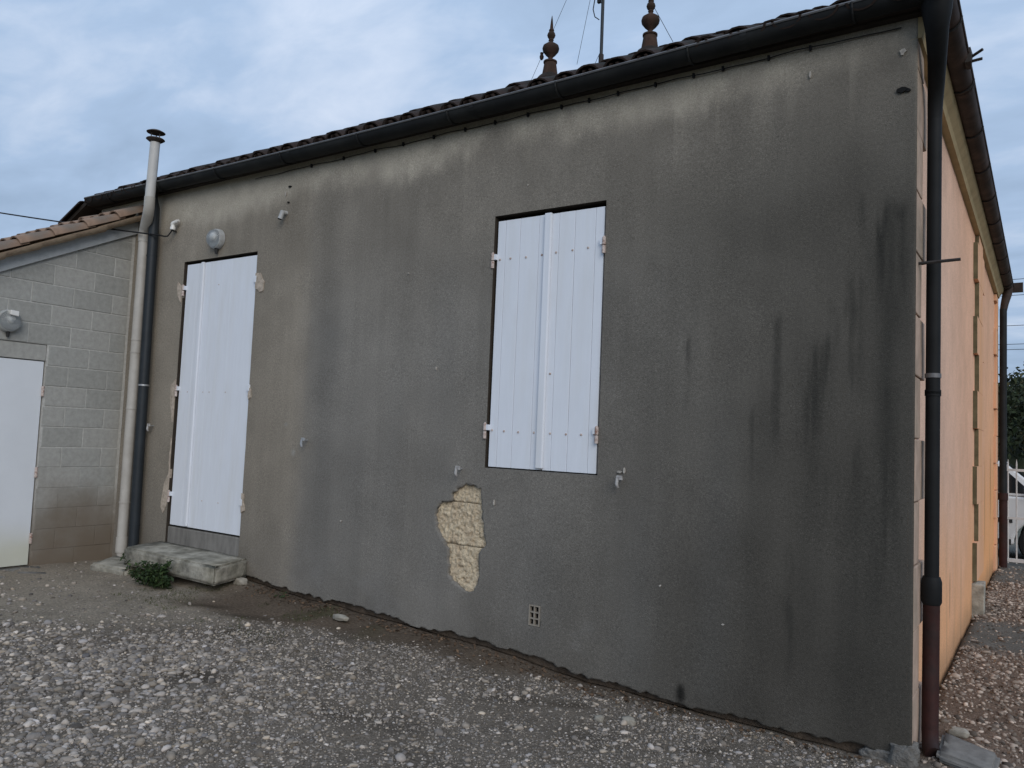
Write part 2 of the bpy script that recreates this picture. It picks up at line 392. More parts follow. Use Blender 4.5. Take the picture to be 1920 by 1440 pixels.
def soil_masks(x, y):
    """brown loam bank along the wall, bare fine dirt near the annex, leafy strip beside the house"""
    edge = np.interp(x, [-5.4, -4.6, -3.9, -3.2, -2.4, -1.5], [-0.75, -0.62, -0.46, -0.30, -0.22, -0.14]) + 0.30 * (fbm(x * 1.6, y * 0 + 2, 9) - 0.5)
    bank = sstep(-0.14, 0.10, y - edge) * sstep(-5.6, -5.0, x) * (1 - sstep(-2.6, -1.6, x)) * (y < 0.5)
    bank2 = 0.75 * sstep(-0.22, -0.02, y) * sstep(-2.9, -2.2, x) * (1 - sstep(-1.4, -0.6, x)) * (y < 0.5)
    q = x + 5.35 - 0.543 * (y + 2.0) + 0.9 * (fbm(x * 1.1, y * 1.1, 21) - 0.5) + 0.5 * (fbm(x * 3, y * 3, 31) - 0.5)
    bare = sstep(0.55, -0.30, q) * (y < 0.4)
    side = sstep(0.02, 0.3, y) * sstep(-0.1, 0.05, x)
    return np.clip(bank + bank2, 0, 1), np.clip(bare, 0, 1), side
bk, br, sd_ = soil_masks(GX, GY)
g = np.stack([np.full(GX.shape, 0.165), np.full(GX.shape, 0.139), np.full(GX.shape, 0.112)], -1)
patch = sstep(0.55, 0.75, fbm(GX * 2.2, GY * 2.2, 41))[..., None]
g = g * (1 - 0.22 * patch)
g = g * (1 - br[..., None]) + np.array([0.265, 0.226, 0.177]) * br[..., None]
g = g * (1 - bk[..., None]) + np.array([0.120, 0.092, 0.068]) * bk[..., None]
moss = sstep(0.56, 0.72, fbm(GX * 3.1 + 9, GY * 3.1, 51)) * sstep(-1.3, -0.5, GY) * sstep(-5.9, -5.0, GX) * (1 - sstep(-4.0, -3.2, GX))
g = g * (1 - 0.55 * moss[..., None]) + np.array([0.05, 0.055, 0.022]) * 0.55 * moss[..., None]
for a, b, w, h_ in [(-4.25, -0.95, .16, .07), (-4.55, -0.60, .30, .06), (-5.0, -0.62, .22, .05), (-1.75, -0.48, .16, .06), (-2.05, -0.62, .18, .08), (-3.1, -0.95, .15, .06), (-1.25, -0.05, .08, .06), (-2.6, -1.5, .22, .10), (-3.6, -1.7, .2, .12), (-0.9, -0.6, .2, .05)]:
    ang = 0.5
    u0, v0 = (GX - a) * math.cos(ang) + (GY - b) * math.sin(ang), -(GX - a) * math.sin(ang) + (GY - b) * math.cos(ang)
    k = np.exp(-(u0 / w) ** 2 - (v0 / h_) ** 2) * (0.4 + 0.9 * fbm(GX * 9, GY * 9, 401)) * .75
    g = g * (1 - np.clip(k, 0, .8)[..., None]) + np.array([0.045, 0.036, 0.026]) * np.clip(k, 0, .8)[..., None]
gs = np.array([0.17, 0.125, 0.095])
conc = np.clip(sstep(2.6, 2.9, GY) * (1 - sstep(3.9, 4.3, GY)) + sstep(6.6, 6.9, GY), 0, 1)
g = g * (1 - sd_[..., None]) + (gs * (1 - conc[..., None]) + np.array([0.14, 0.135, 0.12]) * conc[..., None]) * sd_[..., None]
far = sstep(10, 30, np.abs(GX) + np.abs(GY))[..., None]
g = g * (1 - far) + np.array([0.09, 0.10, 0.045]) * far
g = g * (0.8 + 0.4 * fbm(GX * 5, GY * 5, 61))[..., None]
me = grid_mesh('ground', np.stack([GX, GY, GZ], -1).reshape(-1, 3), GF, g.reshape(-1, 3))
ground = link('ground', me, None, M_ground, True)
tag(ground, kind='structure')

# loose gravel: real pebbles, one mesh
import bmesh
def ico(sub):
    b = bmesh.new(); bmesh.ops.create_icosphere(b, subdivisions=sub, radius=1.0)
    v = np.array([p.co[:] for p in b.verts]); f = np.array([[q.index for q in p.verts] for p in b.faces]); b.free()
    return v, f
I1, F1 = ico(1)
I2, F2 = ico(2)
def pebble_set(px, py, pr, base, fine):
    n = len(px)
    V0, F0 = (I2, F2) if fine else (I1, F1)
    k = len(V0)
    nv = 10
    shapes = []
    for s in range(nv):
        d = 1 + 0.20 * rng.standard_normal(k) if not fine else 1 + 0.42 * (np.array([fbm(v[0] * 1.1 + s * 7 + 20, v[1] * 1.1 + v[2] * 1.7 + 20, s) for v in V0]) - 0.5) * 2
        shapes.append(V0 * np.clip(d, 0.6, 1.5)[:, None])
    shapes = np.array(shapes)
    V = shapes[rng.integers(0, nv, n)]
    sc = np.stack([rng.uniform(0.8, 1.5, n), rng.uniform(0.65, 1.05, n), rng.uniform(0.42, 0.8, n)], -1) * pr[:, None]
    V = V * sc[:, None, :]
    a = rng.uniform(0, 6.283, n); t = rng.normal(0, 0.45, n)
    ca, sa, ct, st = np.cos(a), np.sin(a), np.cos(t), np.sin(t)
    x, y, z = V[..., 0], V[..., 1], V[..., 2]
    y, z = y * ct[:, None] - z * st[:, None], y * st[:, None] + z * ct[:, None]
    x, y = x * ca[:, None] - y * sa[:, None], x * sa[:, None] + y * ca[:, None]
    zz = gz(px, py) + pr * rng.uniform(-0.25, 0.28, n)
    V = np.stack([x + px[:, None], y + py[:, None], z + zz[:, None]], -1).reshape(-1, 3)
    F = (F0[None] + (np.arange(n) * k)[:, None, None]).reshape(-1, 3)
    C = np.repeat(base, k, 0)
    return V, F, C
def scatter(n, x0, x1, y0, y1):
    return rng.uniform(x0, x1, n), rng.uniform(y0, y1, n)
px, py = scatter(205000, -8, 0.9, -3.7, -0.02)
keep = (py > -2.95 + 0.8375 * (px + 3.12) - 0.55) & (py > -2.95 - 0.42 * (px + 3.12) - 0.5) & ~((px > -0.1) & (py > -0.03)) & (px > -7.5)
px, py = px[keep], py[keep]
bk, br, _ = soil_masks(px, py)
clump = sstep(0.28, 0.60, fbm(px * 1.7, py * 1.7, 71)) * 0.72 + 0.28
dens = (0.80 * clump) * (1 - 0.93 * br) * (1 - 0.95 * bk)
keep = rng.uniform(0, 1, len(px)) < dens
px, py = px[keep], py[keep]
big = sstep(-2.0, -4.2, px) * sstep(-0.6, -2.2, py)
pr = 0.0050 * np.exp(rng.normal(0, 0.50, len(px))) * (1 + 0.90 * big)
pr = np.clip(pr, 0.003, 0.027)
v = np.clip(0.215 * np.exp(rng.normal(0, 0.40, len(px))), 0.07, 0.48)
v = v * (1 + 0.30 * (rng.uniform(0, 1, len(px)) < 0.05))
warm = rng.normal(0, 0.035, len(px))
base = np.stack([v * (1.10 + warm), v * (0.955 + warm * 0.2), v * (0.815 - warm)], -1)
fine = pr > 0.0135
A = pebble_set(px[~fine], py[~fine], pr[~fine], base[~fine], False)
B = pebble_set(px[fine], py[fine], pr[fine], base[fine], True)
# leafy gravel beside the salmon wall
qx, qy = scatter(16000, 0.0, 1.3, 0.05, 8.6)
keep = rng.uniform(0, 1, len(qx)) < (0.75 * (1 - 0.85 * np.clip(sstep(2.6, 2.9, qy) * (1 - sstep(3.9, 4.3, qy)) + sstep(6.6, 6.9, qy), 0, 1)))
qx, qy = qx[keep], qy[keep]
qr = np.clip(0.0105 * np.exp(rng.normal(0, 0.42, len(qx))), 0.004, 0.03)
v = np.clip(rng.normal(0.26, 0.12, len(qx)), 0.07, 0.6)
base = np.stack([v * 1.1, v * 0.9, v * 0.74], -1)
Cc = pebble_set(qx, qy, qr, base, False)
off = 0; PV, PF, PC = [], [], []
for (a, b, c) in (A, B, Cc):
    PV.append(a); PF.append(b + off); PC.append(c); off += len(a)
me = grid_mesh('gravel', np.concatenate(PV), np.concatenate(PF), np.concatenate(PC))
tag(link('gravel', me, None, M_pebble, False), 'loose grey and cream gravel spread over the yard', 'gravel', kind='stuff')

# ------------------------------------------------------------------ the house
house = empty('house', (-4.2, 0, 0))
tag(house, 'single storey house with stained grey rendered wall, salmon side and hipped tile roof', 'house')
WT = 3.90            # wall top
WIN = (-2.780, -1.866, 1.262, 3.106)
DOOR = (-6.625, -5.485, 0.300, 3.112)
VENT = (-2.353, -2.263, 0.222, 0.362)
PATCH = [(-2.937, 1.138), (-3.005, 1.111), (-3.061, 1.065), (-3.075, 1.004), (-3.164, .987), (-3.204, .951), (-3.218, .885), (-3.194, .784), (-3.128, .698), (-3.079, .667), (-3.067, .467), (-3.011, .415), (-2.892, .369), (-2.836, .373), (-2.795, .45), (-2.799, .618), (-2.78, .683), (-2.743, .714), (-2.766, .827), (-2.783, .933), (-2.799, 1.03), (-2.81, 1.115), (-2.879, 1.133)]
def in_poly(x, z, poly):
    c = np.zeros(x.shape, bool)
    j = len(poly) - 1
    for i in range(len(poly)):
        xi, zi = poly[i]; xj, zj = poly[j]
        c ^= ((zi > z) != (zj > z)) & (x < (xj - xi) * (z - zi) / (zj - zi + 1e-12) + xi)
        j = i
    return c
def snap_lines(a, b, st, marks):
    ms_ = sorted(set([a, b] + marks)); out = []
    for p, q in zip(ms_[:-1], ms_[1:]):
        n = max(1, int(round((q - p) / st)))
        out += list(np.linspace(p, q, n, endpoint=False))
    return np.array(out + [b])
wx = snap_lines(-8.3, 0.0, 0.0135, [WIN[0], WIN[1], DOOR[0], DOOR[1], VENT[0], VENT[1]])
wz = snap_lines(-0.16, WT, 0.0135, [WIN[2], WIN[3], DOOR[2], DOOR[3], VENT[2], VENT[3]])
X_, Z_ = np.meshgrid(wx, wz)
cx, cz_ = (X_[:-1, :-1] + X_[1:, 1:]) / 2, (Z_[:-1, :-1] + Z_[1:, 1:]) / 2
zb = np.interp(wx, WB_X, WB_Z) + (fbm(wx * 3, wx * 0, 81) - 0.5) * 0.05 + (fbm(wx * 17, wx * 0, 82) - 0.5) * 0.045 + 0.012
zbc = (zb[:-1] + zb[1:]) / 2
hole = np.zeros(cx.shape, bool)
for (a, b, c, d) in (WIN, DOOR, VENT):
    hole |= (cx > a) & (cx < b) & (cz_ > c) & (cz_ < d)
pz = in_poly(cx, cz_, PATCH)
hole |= pz
hole |= (Z_[1:, 1:] <= zbc[None, :] + 0.002)
# wobble the broken edges
PX, PZ = X_.copy(), Z_.copy()
PZ = np.maximum(PZ, np.where(PZ < zb[None, :] + 0.03, zb[None, :], PZ))
segs = np.array([PATCH[i] + PATCH[(i + 1) % len(PATCH)] for i in range(len(PATCH))])
near = np.zeros(X_.shape, bool)
pe = np.pad(pz, 1)
ncount = pe[:-1, :-1].astype(int) + pe[1:, :-1] + pe[:-1, 1:] + pe[1:, 1:]
for i, j in zip(*np.where((ncount > 0) & (ncount < 4))):
    p = np.array([X_[i, j], Z_[i, j]])
    a, b = segs[:, :2], segs[:, 2:]
    t = np.clip(((p - a) * (b - a)).sum(1) / ((b - a) ** 2).sum(1), 0, 1)
    q = a + (b - a) * t[:, None]
    k = ((q - p) ** 2).sum(1).argmin()
    w = np.array([vnoise(p[0] * 60, p[1] * 60, 5) - 0.5, vnoise(p[0] * 55 + 7, p[1] * 65, 6) - 0.5]) * 0.014 + np.array([vnoise(p[0] * 22, p[1] * 22, 15) - 0.5, vnoise(p[0] * 24 + 7, p[1] * 20, 16) - 0.5]) * 0.022
    PX[i, j], PZ[i, j] = q[k] + w
PY = (fbm(X_ * 0.9, Z_ * 0.9, 91) - 0.5) * 0.016 + (fbm(X_ * 6, Z_ * 6, 92) - 0.5) * 0.004
PY = PY * sstep(0, 0.12, -X_)
keepc = ~hole
# albedo of the old render: olive cement, lime bloom under the gutter, damp grey and black run-off streaks
ol = np.array([0.248, 0.219, 0.179]); gr = np.array([0.196, 0.182, 0.161]); dk = np.array([0.098, 0.090, 0.077]); lime = np.array([0.47, 0.425, 0.35])
Xs = X_ + 0.06 * (fbm(Z_ * 0.8, X_ * 0.4, 95) - 0.5)
strk = fbm(Xs * 4.0, Z_ * 0.22, 101, 5)
strk2 = fbm(Xs * 13.0, Z_ * 0.45, 102, 4)
blot = fbm(X_ * 0.9, Z_ * 0.9, 103, 5)
wg = sstep(-4.85, -4.55, Xs + 0.25 * (strk - 0.5)) * (1 - 0.5 * sstep(2.3, 3.2, Z_ + 0.5 * (blot - 0.5)))
wg = np.clip(wg + 0.35 * sstep(1.2, 0.2, Z_), 0, 1)
wd = sstep(-2.6, -0.25, Xs + 0.9 * (strk - 0.5) + 0.45 * sstep(1.6, 0.1, Z_)) * (0.45 + 0.55 * sstep(3.75, 2.8, Z_))
c = ol * (1 - wg[..., None]) + gr * wg[..., None]
c = c * (1 - wd[..., None]) + dk * wd[..., None]
c = c * (1 - 0.30 * sstep(-1.9, -0.4, Xs) * sstep(1.5, 0.1, Z_))[..., None]
mott = fbm(X_ * 3.3 + 5, Z_ * 3.3, 104, 5)
c = c * (0.84 + 0.32 * strk)[..., None] * (0.93 + 0.14 * strk2)[..., None] * (0.78 + 0.44 * blot)[..., None] * (0.84 + 0.32 * mott)[..., None]
# bluish damp columns
for x0, w0, a0, z0, z1 in [(-4.45, .18, .20, .2, 2.7), (-4.1, .22, .15, .1, 2.0), (-3.2, .15, .14, .2, 2.9), (-1.55, .14, .16, .0, 1.2), (-1.05, .12, .14, 0, 1.8), (-2.35, .20, .16, 0.0, 1.1), (-3.7, .12, .12, .1, 2.2)]:
    k = np.exp(-((Xs - x0) / w0) ** 2) * sstep(z0 - .25, z0 + .2, Z_) * (1 - sstep(z1 - .5, z1 + .3, Z_)) * a0
    c = c * (1 - k[..., None]) + np.array([0.128, 0.130, 0.128]) * k[..., None]
lt = np.interp(X_, [-8.3, -6.83, -5.79, -4.9, -4.05, -3.31, -2.95, -2.48, -2.04, -1.57, -1.27, -.935, -.56, -.217, 0], [3.6, 3.528, 3.509, 3.59, 3.606, 3.619, 3.66, 3.69, 3.66, 3.65, 3.65, 3.68, 3.69, 3.72, 3.78])
rag = (fbm(X_ * 3.2, Z_ * 2.0, 111, 5) - 0.5) * 0.24 + (fbm(X_ * 16, Z_ * 5, 112) - 0.5) * 0.10
li = sstep(-0.13, 0.12, Z_ - lt + rag) * (0.70 + 0.75 * (fbm(X_ * 8, Z_ * 8, 113) - 0.4)) * (1 - 0.45 * sstep(-1.2, -0.1, X_)) * (1 - 0.6 * sstep(3.78, 3.9, Z_ + 0.1 * (fbm(X_ * 3, Z_ * 3, 7) - 0.5)))
li = np.clip(li, 0, 0.9)
c = c * (1 - li[..., None]) + lime * li[..., None]
# lime runs below the bloom
run = sstep(0.60, 0.78, fbm(X_ * 9, Z_ * 0.5, 121, 3)) * sstep(lt - 0.55, lt - 0.02, Z_) * 0.22
c = c * (1 - run[..., None]) + lime * 0.8 * run[..., None]
# pale salts near the ground and wear round the openings
salt = sstep(0.52, 0.72, fbm(X_ * 2.4, Z_ * 3.5, 131)) * sstep(0.55, 0.10, Z_ - zb[None, :]) * sstep(-5.6, -4.6, X_) * (1 - sstep(-1.2, -.4, X_)) * 0.45
c = c * (1 - salt[..., None]) + np.array([0.22, 0.21, 0.195]) * salt[..., None]
# broad diffuse run-off near the corner
for x0, w0, a0, z0, z1 in [(-0.14, .11, .55, .3, 2.95), (-0.50, .10, .40, .5, 2.2), (-0.80, .12, .25, .2, 1.9), (-0.30, .08, .30, .0, 1.5)]:
    k = np.exp(-((Xs - x0) / w0) ** 2) * sstep(z0 - .4, z0 + .5, Z_) * (1 - sstep(z1 - .35, z1 + .05, Z_ + .2 * (strk2 - .5))) * a0 * (0.4 + 1.1 * fbm(X_ * 14, Z_ * 1.1, 161))
    c = c * (1 - np.clip(k, 0, .8)[..., None]) + np.array([0.036, 0.035, 0.031]) * np.clip(k, 0, .8)[..., None]
# black algae streaks
for x0, z1, z0 in [(-0.154, 2.903, 2.3), (-0.08, 2.878, 2.2), (-0.193, 2.80, 2.40), (-0.263, 2.934, 2.70), (-0.383, 2.379, 2.05), (-0.519, 2.107, 1.5), (-0.44, 2.165, 1.7), (-0.437, 1.39, 1.18), (-0.378, 1.218, .98), (-0.617, .989, .65), (-0.626, .691, .22), (-0.866, 1.771, 1.25), (-1.267, 2.198, 1.7), (-2.756, 2.73, 2.30), (-0.30, 2.5, 1.2), (-0.72, 2.3, 1.4), (-0.12, 1.9, 0.7)]:
    a0 = 0.48 if x0 > -0.6 and z1 > 2 and x0 < -0.05 and z1 != 2.5 else 0.35
    w0 = 0.024 + 0.026 * ((x0 * 977) % 1)
    wob = 0.004 * (fbm(Z_ * 4 + x0 * 50, X_ * 0, 141) - 0.5) * 2
    k = np.exp(-((X_ - x0 - wob) / w0) ** 2) * sstep(z0 - .15, z0 + .35, Z_) * (1 - sstep(z1 - .10, z1 + .02, Z_ + .03 * (strk2 - .5))) * a0 * (1.6 * sstep(0.30, 0.62, fbm(X_ * 34, Z_ * 2.4, 143, 3)) * (0.6 + .4 * fbm(X_ * 40, Z_ * 40, 144, 2)))
    c = c * (1 - np.clip(k, 0, .9)[..., None]) + np.array([0.022, 0.022, 0.02]) * np.clip(k, 0, .9)[..., None]
# knocks and pale specks
for a, b, w, h_, v_ in [(-4.83, 1.28, .025, .03, .30), (-4.95, 1.52, .02, .015, .28), (-1.25, -0.0, .03, .06, .015)]:
    k = np.clip(np.exp(-(((X_ - a) / w) ** 2 + ((Z_ - b) / h_) ** 2) ** 2) * 0.95, 0, 1)
    c = c * (1 - k[..., None]) + np.array([v_, v_ * .95, v_ * .85]) * k[..., None]
# dark wash just under the sill and the bottom edge
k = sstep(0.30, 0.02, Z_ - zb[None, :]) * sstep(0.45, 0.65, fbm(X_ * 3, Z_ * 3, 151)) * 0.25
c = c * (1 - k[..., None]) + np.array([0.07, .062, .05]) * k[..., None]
kj = sstep(0.05, 0.0, WIN[2] - Z_) * (Z_ < WIN[2]) * (X_ > WIN[0]) * (X_ < WIN[1])
nz_, nx_ = X_.shape
wid = np.arange(nz_ * nx_).reshape(nz_, nx_)
Fq = np.stack([wid[:-1, :-1], wid[:-1, 1:], wid[1:, 1:], wid[1:, :-1]], -1)[keepc]
P = np.stack([PX, PY, PZ], -1).reshape(-1, 3)
colr = c.reshape(-1, 3)
# inward thickness along every open edge (reveals)
from collections import Counter
E = Counter(); Ed = {}
for f in Fq:
    for a, b in zip(f, np.roll(f, -1)):
        key = (min(a, b), max(a, b)); E[key] += 1; Ed[key] = (int(a), int(b))
bnd = [Ed[k] for k, n in E.items() if n == 1]
ext = {}; extraP, extraC = [], []
outr = {}
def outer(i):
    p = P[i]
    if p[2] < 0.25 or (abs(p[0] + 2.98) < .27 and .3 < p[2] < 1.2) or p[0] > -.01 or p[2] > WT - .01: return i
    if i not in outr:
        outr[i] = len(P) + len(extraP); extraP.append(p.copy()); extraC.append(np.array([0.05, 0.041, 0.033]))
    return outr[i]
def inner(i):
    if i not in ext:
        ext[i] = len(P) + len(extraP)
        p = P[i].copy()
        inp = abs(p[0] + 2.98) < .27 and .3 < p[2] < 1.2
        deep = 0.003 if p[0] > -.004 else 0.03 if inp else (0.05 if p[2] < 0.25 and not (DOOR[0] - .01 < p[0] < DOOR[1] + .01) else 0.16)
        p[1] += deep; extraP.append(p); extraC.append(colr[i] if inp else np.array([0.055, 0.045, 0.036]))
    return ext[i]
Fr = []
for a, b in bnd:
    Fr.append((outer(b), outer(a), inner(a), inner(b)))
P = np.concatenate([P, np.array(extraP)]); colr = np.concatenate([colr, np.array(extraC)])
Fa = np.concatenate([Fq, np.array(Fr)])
used = np.unique(Fa); rem = np.full(len(P), -1); rem[used] = np.arange(len(used))
me = grid_mesh('wall', P[used] - np.array([-4.2, 0, 0]), rem[Fa], colr[used])
wall = link('wall', me, house, M_wall)
tag(wall, 'grey weathered render wall with dark run-off streaks')

# exposed limestone behind the missing render
def rough_slab(name, x0, x1, z0, z1, y, mat_, parent, amp=0.010, seed=0, st=0.007):
    xs = np.linspace(x0, x1, max(2, int((x1 - x0) / st))); zs = np.linspace(z0, z1, max(2, int((z1 - z0) / st)))
    A_, B_ = np.meshgrid(xs, zs)
    ed = np.minimum(np.minimum(A_ - x0, x1 - A_), np.minimum(B_ - z0, z1 - B_))
    yy = y - amp * (fbm(A_ * 62, B_ * 62, seed, 2) - 0.5) * 2 - 0.008 * (fbm(A_ * 6, B_ * 6, seed + 3) - .5) + 0.008 * sstep(0.010, 0, ed)
    pits = sstep(0.70, 0.80, vnoise(A_ * 55, B_ * 40, seed + 9)); yy = yy + pits * 0.010
    n, k = A_.shape; ii = np.arange(n * k).reshape(n, k)
    F_ = np.stack([ii[:-1, :-1], ii[:-1, 1:], ii[1:, 1:], ii[1:, :-1]], -1).reshape(-1, 4)
    org = np.array(wloc(parent))
    o = link(name, grid_mesh(name, np.stack([A_, yy, B_], -1).reshape(-1, 3) - org, F_), parent, mat_)
    return o
bpy.context.view_layer.update()
rough_slab('exposed_stone', -3.30, -2.70, 0.30, 0.687, 0.028, M_stone, wall, seed=3)
rough_slab('exposed_stone', -3.30, -2.70, 0.691, 0.998, 0.025, M_stone, wall, seed=4)
rough_slab('exposed_stone', -3.30, -2.70, 1.000, 1.20, 0.026, M_stone, wall, seed=5)
MB().box(-3.30, -2.70, 0.045, 0.06, 0.30, 1.20).build('stone_joint', M_footing0, wall)
# plaster scars round the hinges
def scar(poly, t=0.006):
    n = len(poly); q = []
    for i in range(n):
        a, b = poly[i], poly[(i + 1) % n]
        for s in (0, .33, .66):
            q.append((a[0] + (b[0] - a[0]) * s + random.uniform(-.006, .006), a[1] + (b[1] - a[1]) * s + random.uniform(-.008, .008)))
    MB().prism(q, 'y', 0.02, -0.0095).build('mortar_patch', M_mortar, wall)
scar([(-5.484, 2.912), (-5.415, 2.903), (-5.357, 2.816), (-5.368, 2.738), (-5.411, 2.729), (-5.484, 2.766)])
scar([(-6.708, 2.914), (-6.641, 2.868), (-6.626, 2.785), (-6.637, 2.70), (-6.699, 2.772), (-6.714, 2.837)])
scar([(-6.705, 1.867), (-6.626, 1.926), (-6.626, 1.50), (-6.65, 1.497), (-6.703, 1.747)])
scar([(-6.626, 1.342), (-6.641, 1.334), (-6.65, 1.098), (-6.64, .982), (-6.701, .889), (-6.735, .652), (-6.69, .597), (-6.626, .70), (-6.626, 1.0)])
scar([(-5.484, 1.838), (-5.449, 1.824), (-5.442, 1.756), (-5.484, 1.729)])
scar([(-5.484, .882), (-5.462, .866), (-5.455, .799), (-5.433, .722), (-5.484, .70)])

for cx0, cz0, w0, h0, pale in [(-0.073, 3.688, .016, .022, 1), (-0.079, 3.473, .034, .016, 0), (-0.045, 3.465, .015, .010, 0), (-5.08, 3.665, .022, .010, 0), (-5.09, 3.52, .014, .008, 0), (-5.13, 3.60, .010, .018, 1), (-3.27, 1.99, .004, .014, 1), (-0.56, 3.67, .007, .02, 1), (-2.68, 1.02, .006, .022, 1), (-1.70, 1.30, .02, .008, 1), (-1.67, 1.31, .008, .02, 1), (-3.6, 2.75, .006, .006, 1), (-1.4, .62, .008, .006, 1), (-2.5, 3.3, .005, .006, 1), (-1.0, .45, .009, .005, 1), (-4.2, .75, .006, .008, 1)]:
    q = [(cx0 + w0 * random.uniform(.6, 1.15) * math.cos(t), cz0 + h0 * random.uniform(.6, 1.15) * math.sin(t)) for t in np.linspace(0, 2 * math.pi, 9, endpoint=False)]
    MB().prism(q, 'y', 0.01, -0.0115).build('chip', M_chip if pale else M_black, wall)
# other walls
def flat_wall(name, v, m_):
    return MB().add(v, [(0, 1, 2, 3)]).build(name, m_, house)
M_inner = mat('inner_dark', (0.015, 0.013, 0.012), var=0.2)
fnd = MB().box(-8.3, -0.03, 0.05, 0.3, -0.45, 0.19).build('foundation', M_found, house)
sw = MB()
sw.box(-0.26, -0.036, 0.164, 8.44, -0.3, WT)
sidew = sw.build('side_wall', M_salmon, house)
ys_ = np.linspace(0.0, 8.44, 340); zs_ = np.linspace(-0.3, WT, 170)
A_, B_ = np.meshgrid(ys_, zs_)
wn_ = sstep(4.5, 0.5, A_)[..., None]  # far-end glow painted into the base colour, duller near the corner
sc_ = (np.array([0.72, 0.43, 0.285]) * (1 - wn_) + np.array([0.64, 0.44, 0.335]) * wn_) * (0.84 + 0.32 * fbm(A_ * 1.5, B_ * 1.0, 301))[..., None] * (0.9 + 0.2 * fbm(A_ * 7, B_ * 7, 311))[..., None]
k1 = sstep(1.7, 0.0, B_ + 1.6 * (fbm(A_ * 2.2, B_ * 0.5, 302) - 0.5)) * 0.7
k1 = np.clip(k1 + 0.75 * sstep(4.0, 8.4, A_) * sstep(3.6, 0.8, B_), 0, .9)  # warm glow painted in, stronger toward the far end and low down
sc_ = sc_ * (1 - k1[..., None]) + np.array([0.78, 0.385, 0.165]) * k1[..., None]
k2 = sstep(0.58, 0.75, fbm(A_ * 3.5, B_ * 0.35, 303)) * sstep(2.2, 0.4, B_) * 0.45
sc_ = sc_ * (1 - k2[..., None]) + np.array([0.33, 0.21, 0.12]) * k2[..., None]
k3 = sstep(0.25, -0.02, B_ + 0.15 * (fbm(A_ * 4, B_ * 4, 304) - .5)) * 0.5
sc_ = sc_ * (1 - k3[..., None]) + np.array([0.25, 0.17, 0.10]) * k3[..., None]
for a, b, w, h_ in [(2.2, 0.45, .035, .16), (7.3, 1.15, .10, .45), (6.2, .9, .06, .5)]:
    k = np.clip(np.exp(-((A_ - a) / w) ** 2 - ((B_ - b) / h_) ** 4), 0, 1) * .6
    sc_ = sc_ * (1 - k[..., None]) + np.array([0.22, 0.12, 0.06]) * k[..., None]
kk = np.arange(A_.size).reshape(A_.shape)
fs_ = np.stack([kk[:-1, :-1], kk[:-1, 1:], kk[1:, 1:], kk[1:, :-1]], -1).reshape(-1, 4)
xx_ = -0.0285 + 0.004 * (fbm(A_ * 2, B_ * 2, 305) - .5)
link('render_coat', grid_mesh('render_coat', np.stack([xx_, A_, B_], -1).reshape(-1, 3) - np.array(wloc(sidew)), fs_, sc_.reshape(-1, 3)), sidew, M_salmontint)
tag(sidew, 'salmon rendered side wall')
ew = MB().box(-8.3, -8.05, 0.164, 8.44, -0.3, WT).build('end_wall', M_wall, house)
set_tint(ew.data, np.tile(ol, (8, 1)))
MB().box(-8.05, -0.26, 8.2, 8.44, -0.3, WT).build('back_wall', M_salmon, house)
MB().box(-8.29, -0.261, 0.162, 0.25, 0.19, WT - 0.01).build('wall_core', M_inner, house)
# quoins: corner chain, middle chain, far corner chain
zq = -0.10; k = 0
while zq < 3.70:
    h = 0.335; z1 = min(zq + h, 3.74)
    yl = 0.42 if k % 2 == 0 else 0.235
    MB().box(-0.035, 0.0 + random.uniform(-.003, .003), 0.004, yl + random.uniform(-.012, .012), zq + 0.004, z1 - 0.003, 0.002).build('quoin', M_quoin, sidew, bevel=0.006)
    if k % 2: MB().box(-0.034, -0.024, yl + .012, yl + .05, zq + .02, z1 - .02, .003).build('dark_strip', M_iron, sidew)  # thin dark strip along the inner end of each short quoin
    zq += h; k += 1
zq = 0.28; k = 0
while zq < 3.72:
    h = 0.372; z1 = min(zq + h, 3.74)
    s = 0.10 if k % 2 == 0 else -0.10
    qo = MB().box(-0.035, 0.010 + random.uniform(-.002, .002), 4.46 - s, 5.25 + s, zq + 0.001, z1 - 0.001).build('quoin', M_salmon, sidew)
    qo.data.materials.append(M_olive)
    for pl in qo.data.polygons:
        if pl.normal.y < -0.8: pl.material_index = 1  # darker olive colour on the near side of each middle quoin
    zq += h; k += 1
zq = -0.08; k = 0
while zq < 3.72:
    h = 0.372; z1 = min(zq + h, 3.74)
    yl = 8.0 if k % 2 == 0 else 8.2
    MB().box(-0.035, 0.006, yl, 8.455, zq + 0.004, z1 - 0.003, 0.002).build('quoin', M_salmon, sidew, bevel=0.006)
    zq += h; k += 1
MB().box(-0.035, 0.07, 4.30, 4.62, -0.1, 0.26, 0.008).build('plinth_block', M_concrete, sidew, bevel=0.01)
# cornice of the salmon side
pr_ = [(-0.04, 3.745), (0.018, 3.75), (0.03, 3.79), (0.062, 3.83), (0.075, 3.86), (0.075, 3.905), (-0.04, 3.905)]
MB().prism(pr_, 'y', 0.0, 8.47).build('cornice', M_cornice, house)

